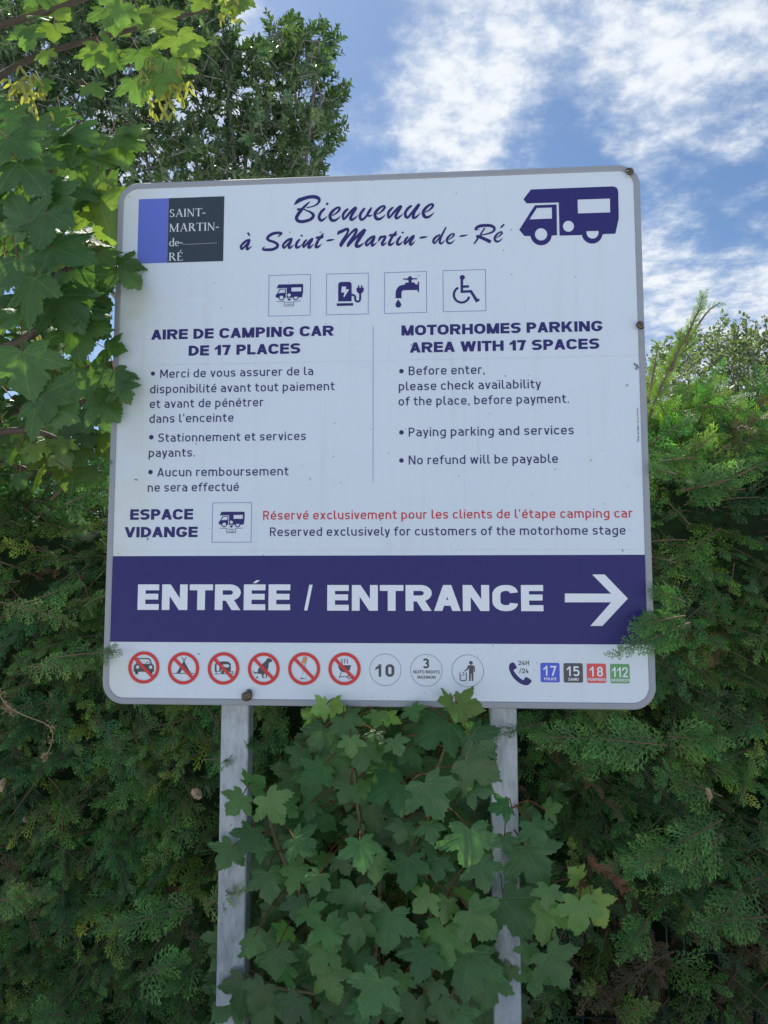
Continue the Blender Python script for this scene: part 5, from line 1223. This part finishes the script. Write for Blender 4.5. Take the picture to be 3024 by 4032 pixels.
for k in range(26):
    e_ = ends[int(rng.integers(len(ends)))]; s0 = r0 + np.array([.08, .05, rng.uniform(.9, 2.4)]); P = cr([s0, (s0 + e_) / 2 + np.array([0, 0, -.1]) + rng.normal(0, .12, 3), e_], 6)
    pb.tube(P, [.035 * (1 - .8 * i / (len(P) - 1)) for i in range(len(P))], 5)
for (x, y) in ((1612, 690), (1632, 700), (1652, 688), (1672, 700), (1592, 712), (1690, 695)):     # thin twigs standing above the crown
    e_ = atD(x, y, 8.2); s0 = atD(x - 8 + rng.normal(0, 6), 830, 8.2); P = cr([s0, (s0 + e_) / 2 + rng.normal(0, .06, 3), e_], 5); pb.tube(P, .008, 4, False)
    for j in range(26):
        q = P[int(rng.integers(5, len(P)))] if j > 8 else e_; rv = unit(rng.normal(0, 1, 3)); pll.add(q + rv * .02, rv, rng.normal(0, 1, 3), rng.uniform(.035, .06), np.array([.10, .12, .06]))
pb.build('branches', MAT['greybark'], pal); pll.build('crown', MAT['pale_leaf'], pal)

# ------------------------------------------------------------------ small things on the sign and in the hedge
def snail_mat():
    m, T = new_mat('snail_shell')
    co = T.n('ShaderNodeTexCoord').outputs['Object']
    n = T.n('ShaderNodeTexNoise', None, Vector=co, Scale=170.0, Detail=4.0).outputs['Fac']
    a = T.n('ShaderNodeAttribute', {'attribute_name': 'tint'}).outputs['Color']
    c = T.mix(T.ramp(n, .35, .65), T.mix(1.0, a, (.45, .42, .40, 1), 'MULTIPLY'), a)
    p = T.n('ShaderNodeBsdfPrincipled', None, Base_Color=c, Roughness=.38); finish(T, p.outputs[0]); return m
SHELL = snail_mat()
def snail(px, py, R, rotz, label):
    """a closed garden snail stuck by its mouth to the sign: a shell coiled in a low cone"""
    p = at(px, py, -.004); t = tag(empty('snail', (p[0], p[1], p[2])), label, 'snail', 'snails stuck to the sign')
    V = []; Fq = []; T = []; nr = 14; ns = 76; turns = 3.1
    for i in range(ns):
        u = i / (ns - 1); ph = -turns * 2 * math.pi * u + rotz; k = math.exp(-1.55 * u * turns / 2.2)
        c = np.array([math.cos(ph) * R * .52 * k, -R * (.42 + .55 * (1 - k)), math.sin(ph) * R * .52 * k]); rr = R * .54 * k
        er = np.array([math.cos(ph), 0, math.sin(ph)]); ey = np.array([0, -1.0, 0])
        for j in range(nr):
            a = 2 * math.pi * j / nr
            V.append(p + c + rr * (math.cos(a) * er + math.sin(a) * ey * .88))
            s_ = math.sin(a) ; band = (abs(s_ - .25) < .22) or (abs(s_ + .35) < .2)
            streak = .5 + .5 * math.sin(ph * 9 + s_ * 3)
            T.append(np.array([.034, .024, .016]) if band and streak < .8 else np.array([.150, .112, .066]) * (.45 + .5 * streak))
    for i in range(ns - 1):
        for j in range(nr): Fq.append((i * nr + j, i * nr + (j + 1) % nr, (i + 1) * nr + (j + 1) % nr, (i + 1) * nr + j))
    mesh_ob('shell', np.array(V), np.array(Fq, np.int32), SHELL, t, tint=np.array(T), smooth=True)
    mb = MB(); ph = rotz; c = p + np.array([math.cos(ph) * R * .55, -R * .25, math.sin(ph) * R * .55])
    mb.tube([c + np.array([0, -R * .12, 0]), c + np.array([0, R * .10, 0]), c + np.array([0, R * .24, 0])], [R * .40, R * .46, R * .48], 12); mb.build('foot', paint('snail_foot', (.16, .14, .11), .4), t, smooth=True)
snail(2477, 683, .0135, 2.2, 'brown snail on the rounded top right corner of the sign')
snail(2518, 1281, .0135, -.7, 'brown snail on the right rim beside the word PARKING')
snail(972, 2738, .0185, 1.0, 'dark banded snail on the bottom rim above the left post')
# dead insects caught on the film
def insect(px, py, parts, label, k=1.0):
    t = tag(empty('dead_insect', tuple(at(px, py, 0))), label, 'insect'); mb = MB()
    for pts, r in parts:
        P = [at(px + x * k, py + y * k, -.0022 - .0006 * (i % 2)) for i, (x, y) in enumerate(pts)]
        mb.tube(P, [r * q for q in ([.6] + [1.0] * (len(P) - 2) + [.5])], 6)
    mb.build('body', MAT['black'], t)
insect(2506, 1443, [([(-6, -14), (-7, -9), (-8, -5)], .0016), ([(-4, -6), (0, -9), (4, -6), (6, 0)], .0008), ([(-3, -4), (3, 0), (9, 5)], .0016), ([(0, 4), (-3, 8), (2, 11), (5, 9)], .0016)], 'black dead insect stuck to the white panel below the right rim snail')
insect(536, 1890, [([(-6, -2), (0, -2), (5, 3)], .0012)], 'thin black dead insect on the white panel left of the last French line')
insect(582, 2123, [([(0, -7), (-1, 0), (-2, 6)], .0012)], 'small dark insect just under the word VIDANGE')
insect(782, 2575, [([(-4, -1), (0, 0), (4, 2)], .0012)], 'tiny black insect above and right of the no tents symbol')
insect(2452, 2168, [([(0, -5), (0, 0), (-1, 5)], .0010)], 'tiny dark insect on the film joint above the arrow')
# fallen dry leaves caught in the hedge
def dryleaf(pts, Y, label, mat='dry'):
    P = [atD(x, y, Y + .012 * ((i * 7) % 3 - 1)) for i, (x, y) in enumerate(pts)]; c = sum(P) / len(P) + np.array([0, -.012, 0])
    o = mesh_ob('dry_leaf', np.array([c] + P), [[0, 1 + (i + 1) % len(P), 1 + i] for i in range(len(P))], MAT[mat])
    sd = o.modifiers.new('thickness', 'SOLIDIFY'); sd.thickness = .0006
    tag(o, label, 'leaf')
dryleaf([(415, 1704), (428, 1702), (436, 1710), (437, 1722), (430, 1728), (418, 1724), (412, 1714)], .10, 'pale cream dry leaf caught in the hedge left of the left post')
dryleaf([(444, 1697), (450, 1700), (456, 1712), (453, 1717), (447, 1708)], .10, 'narrow curled dry leaf between the cream leaf and the left post')
dryleaf([(-2, 1688), (10, 1680), (14, 1684), (8, 1700), (4, 1712), (-3, 1708)], .08, 'brown and cream dry leaf at the left edge of the hedge')
dryleaf([(50, 1765), (56, 1768), (60, 1778), (54, 1776)], .10, 'tiny beige dry leaf low in the left part of the hedge')
dryleaf([(1524, 1700), (1534, 1704), (1540, 1720), (1532, 1734), (1526, 1718)], .08, 'tan withered leaf tuft in the hedge right of the right post')
# withered climber stem hanging in the hedge on the left
vine = tag(empty('withered_vine', tuple(atD(60, 1560, .1))), 'beige withered vine with dry flower heads hanging on the left of the hedge', 'vine')
mb = MB(); P = cr([atD(*p) for p in ((-6, 1490, .05), (14, 1522, .04), (52, 1545, .05), (95, 1562, .08), (113, 1580, .08), (110, 1610, .08), (96, 1640, .08))], 7)
mb.tube(P, .0014, 5); mb.build('stem', MAT['dry'], vine)
sc = Scatter([small_leaf(5, .34)])
for (x, y, n, s_) in ((2, 1500, 20, .012), (14, 1526, 40, .016), (30, 1538, 16, .012), (112, 1568, 24, .010), (108, 1600, 18, .010), (98, 1636, 26, .011)):
    for k in range(n): sc.add(atD(x + rng.normal(0, 5), y + rng.normal(0, 5), .06 + rng.normal(0, .012)), rng.normal(0, 1, 3), rng.normal(0, 1, 3), s_ * .75 * rng.uniform(.6, 1.4), np.array([.36, .27, .17]) * rng.uniform(.6, 1.2))
sc.build('dry_flowers', MAT['seed'], vine)
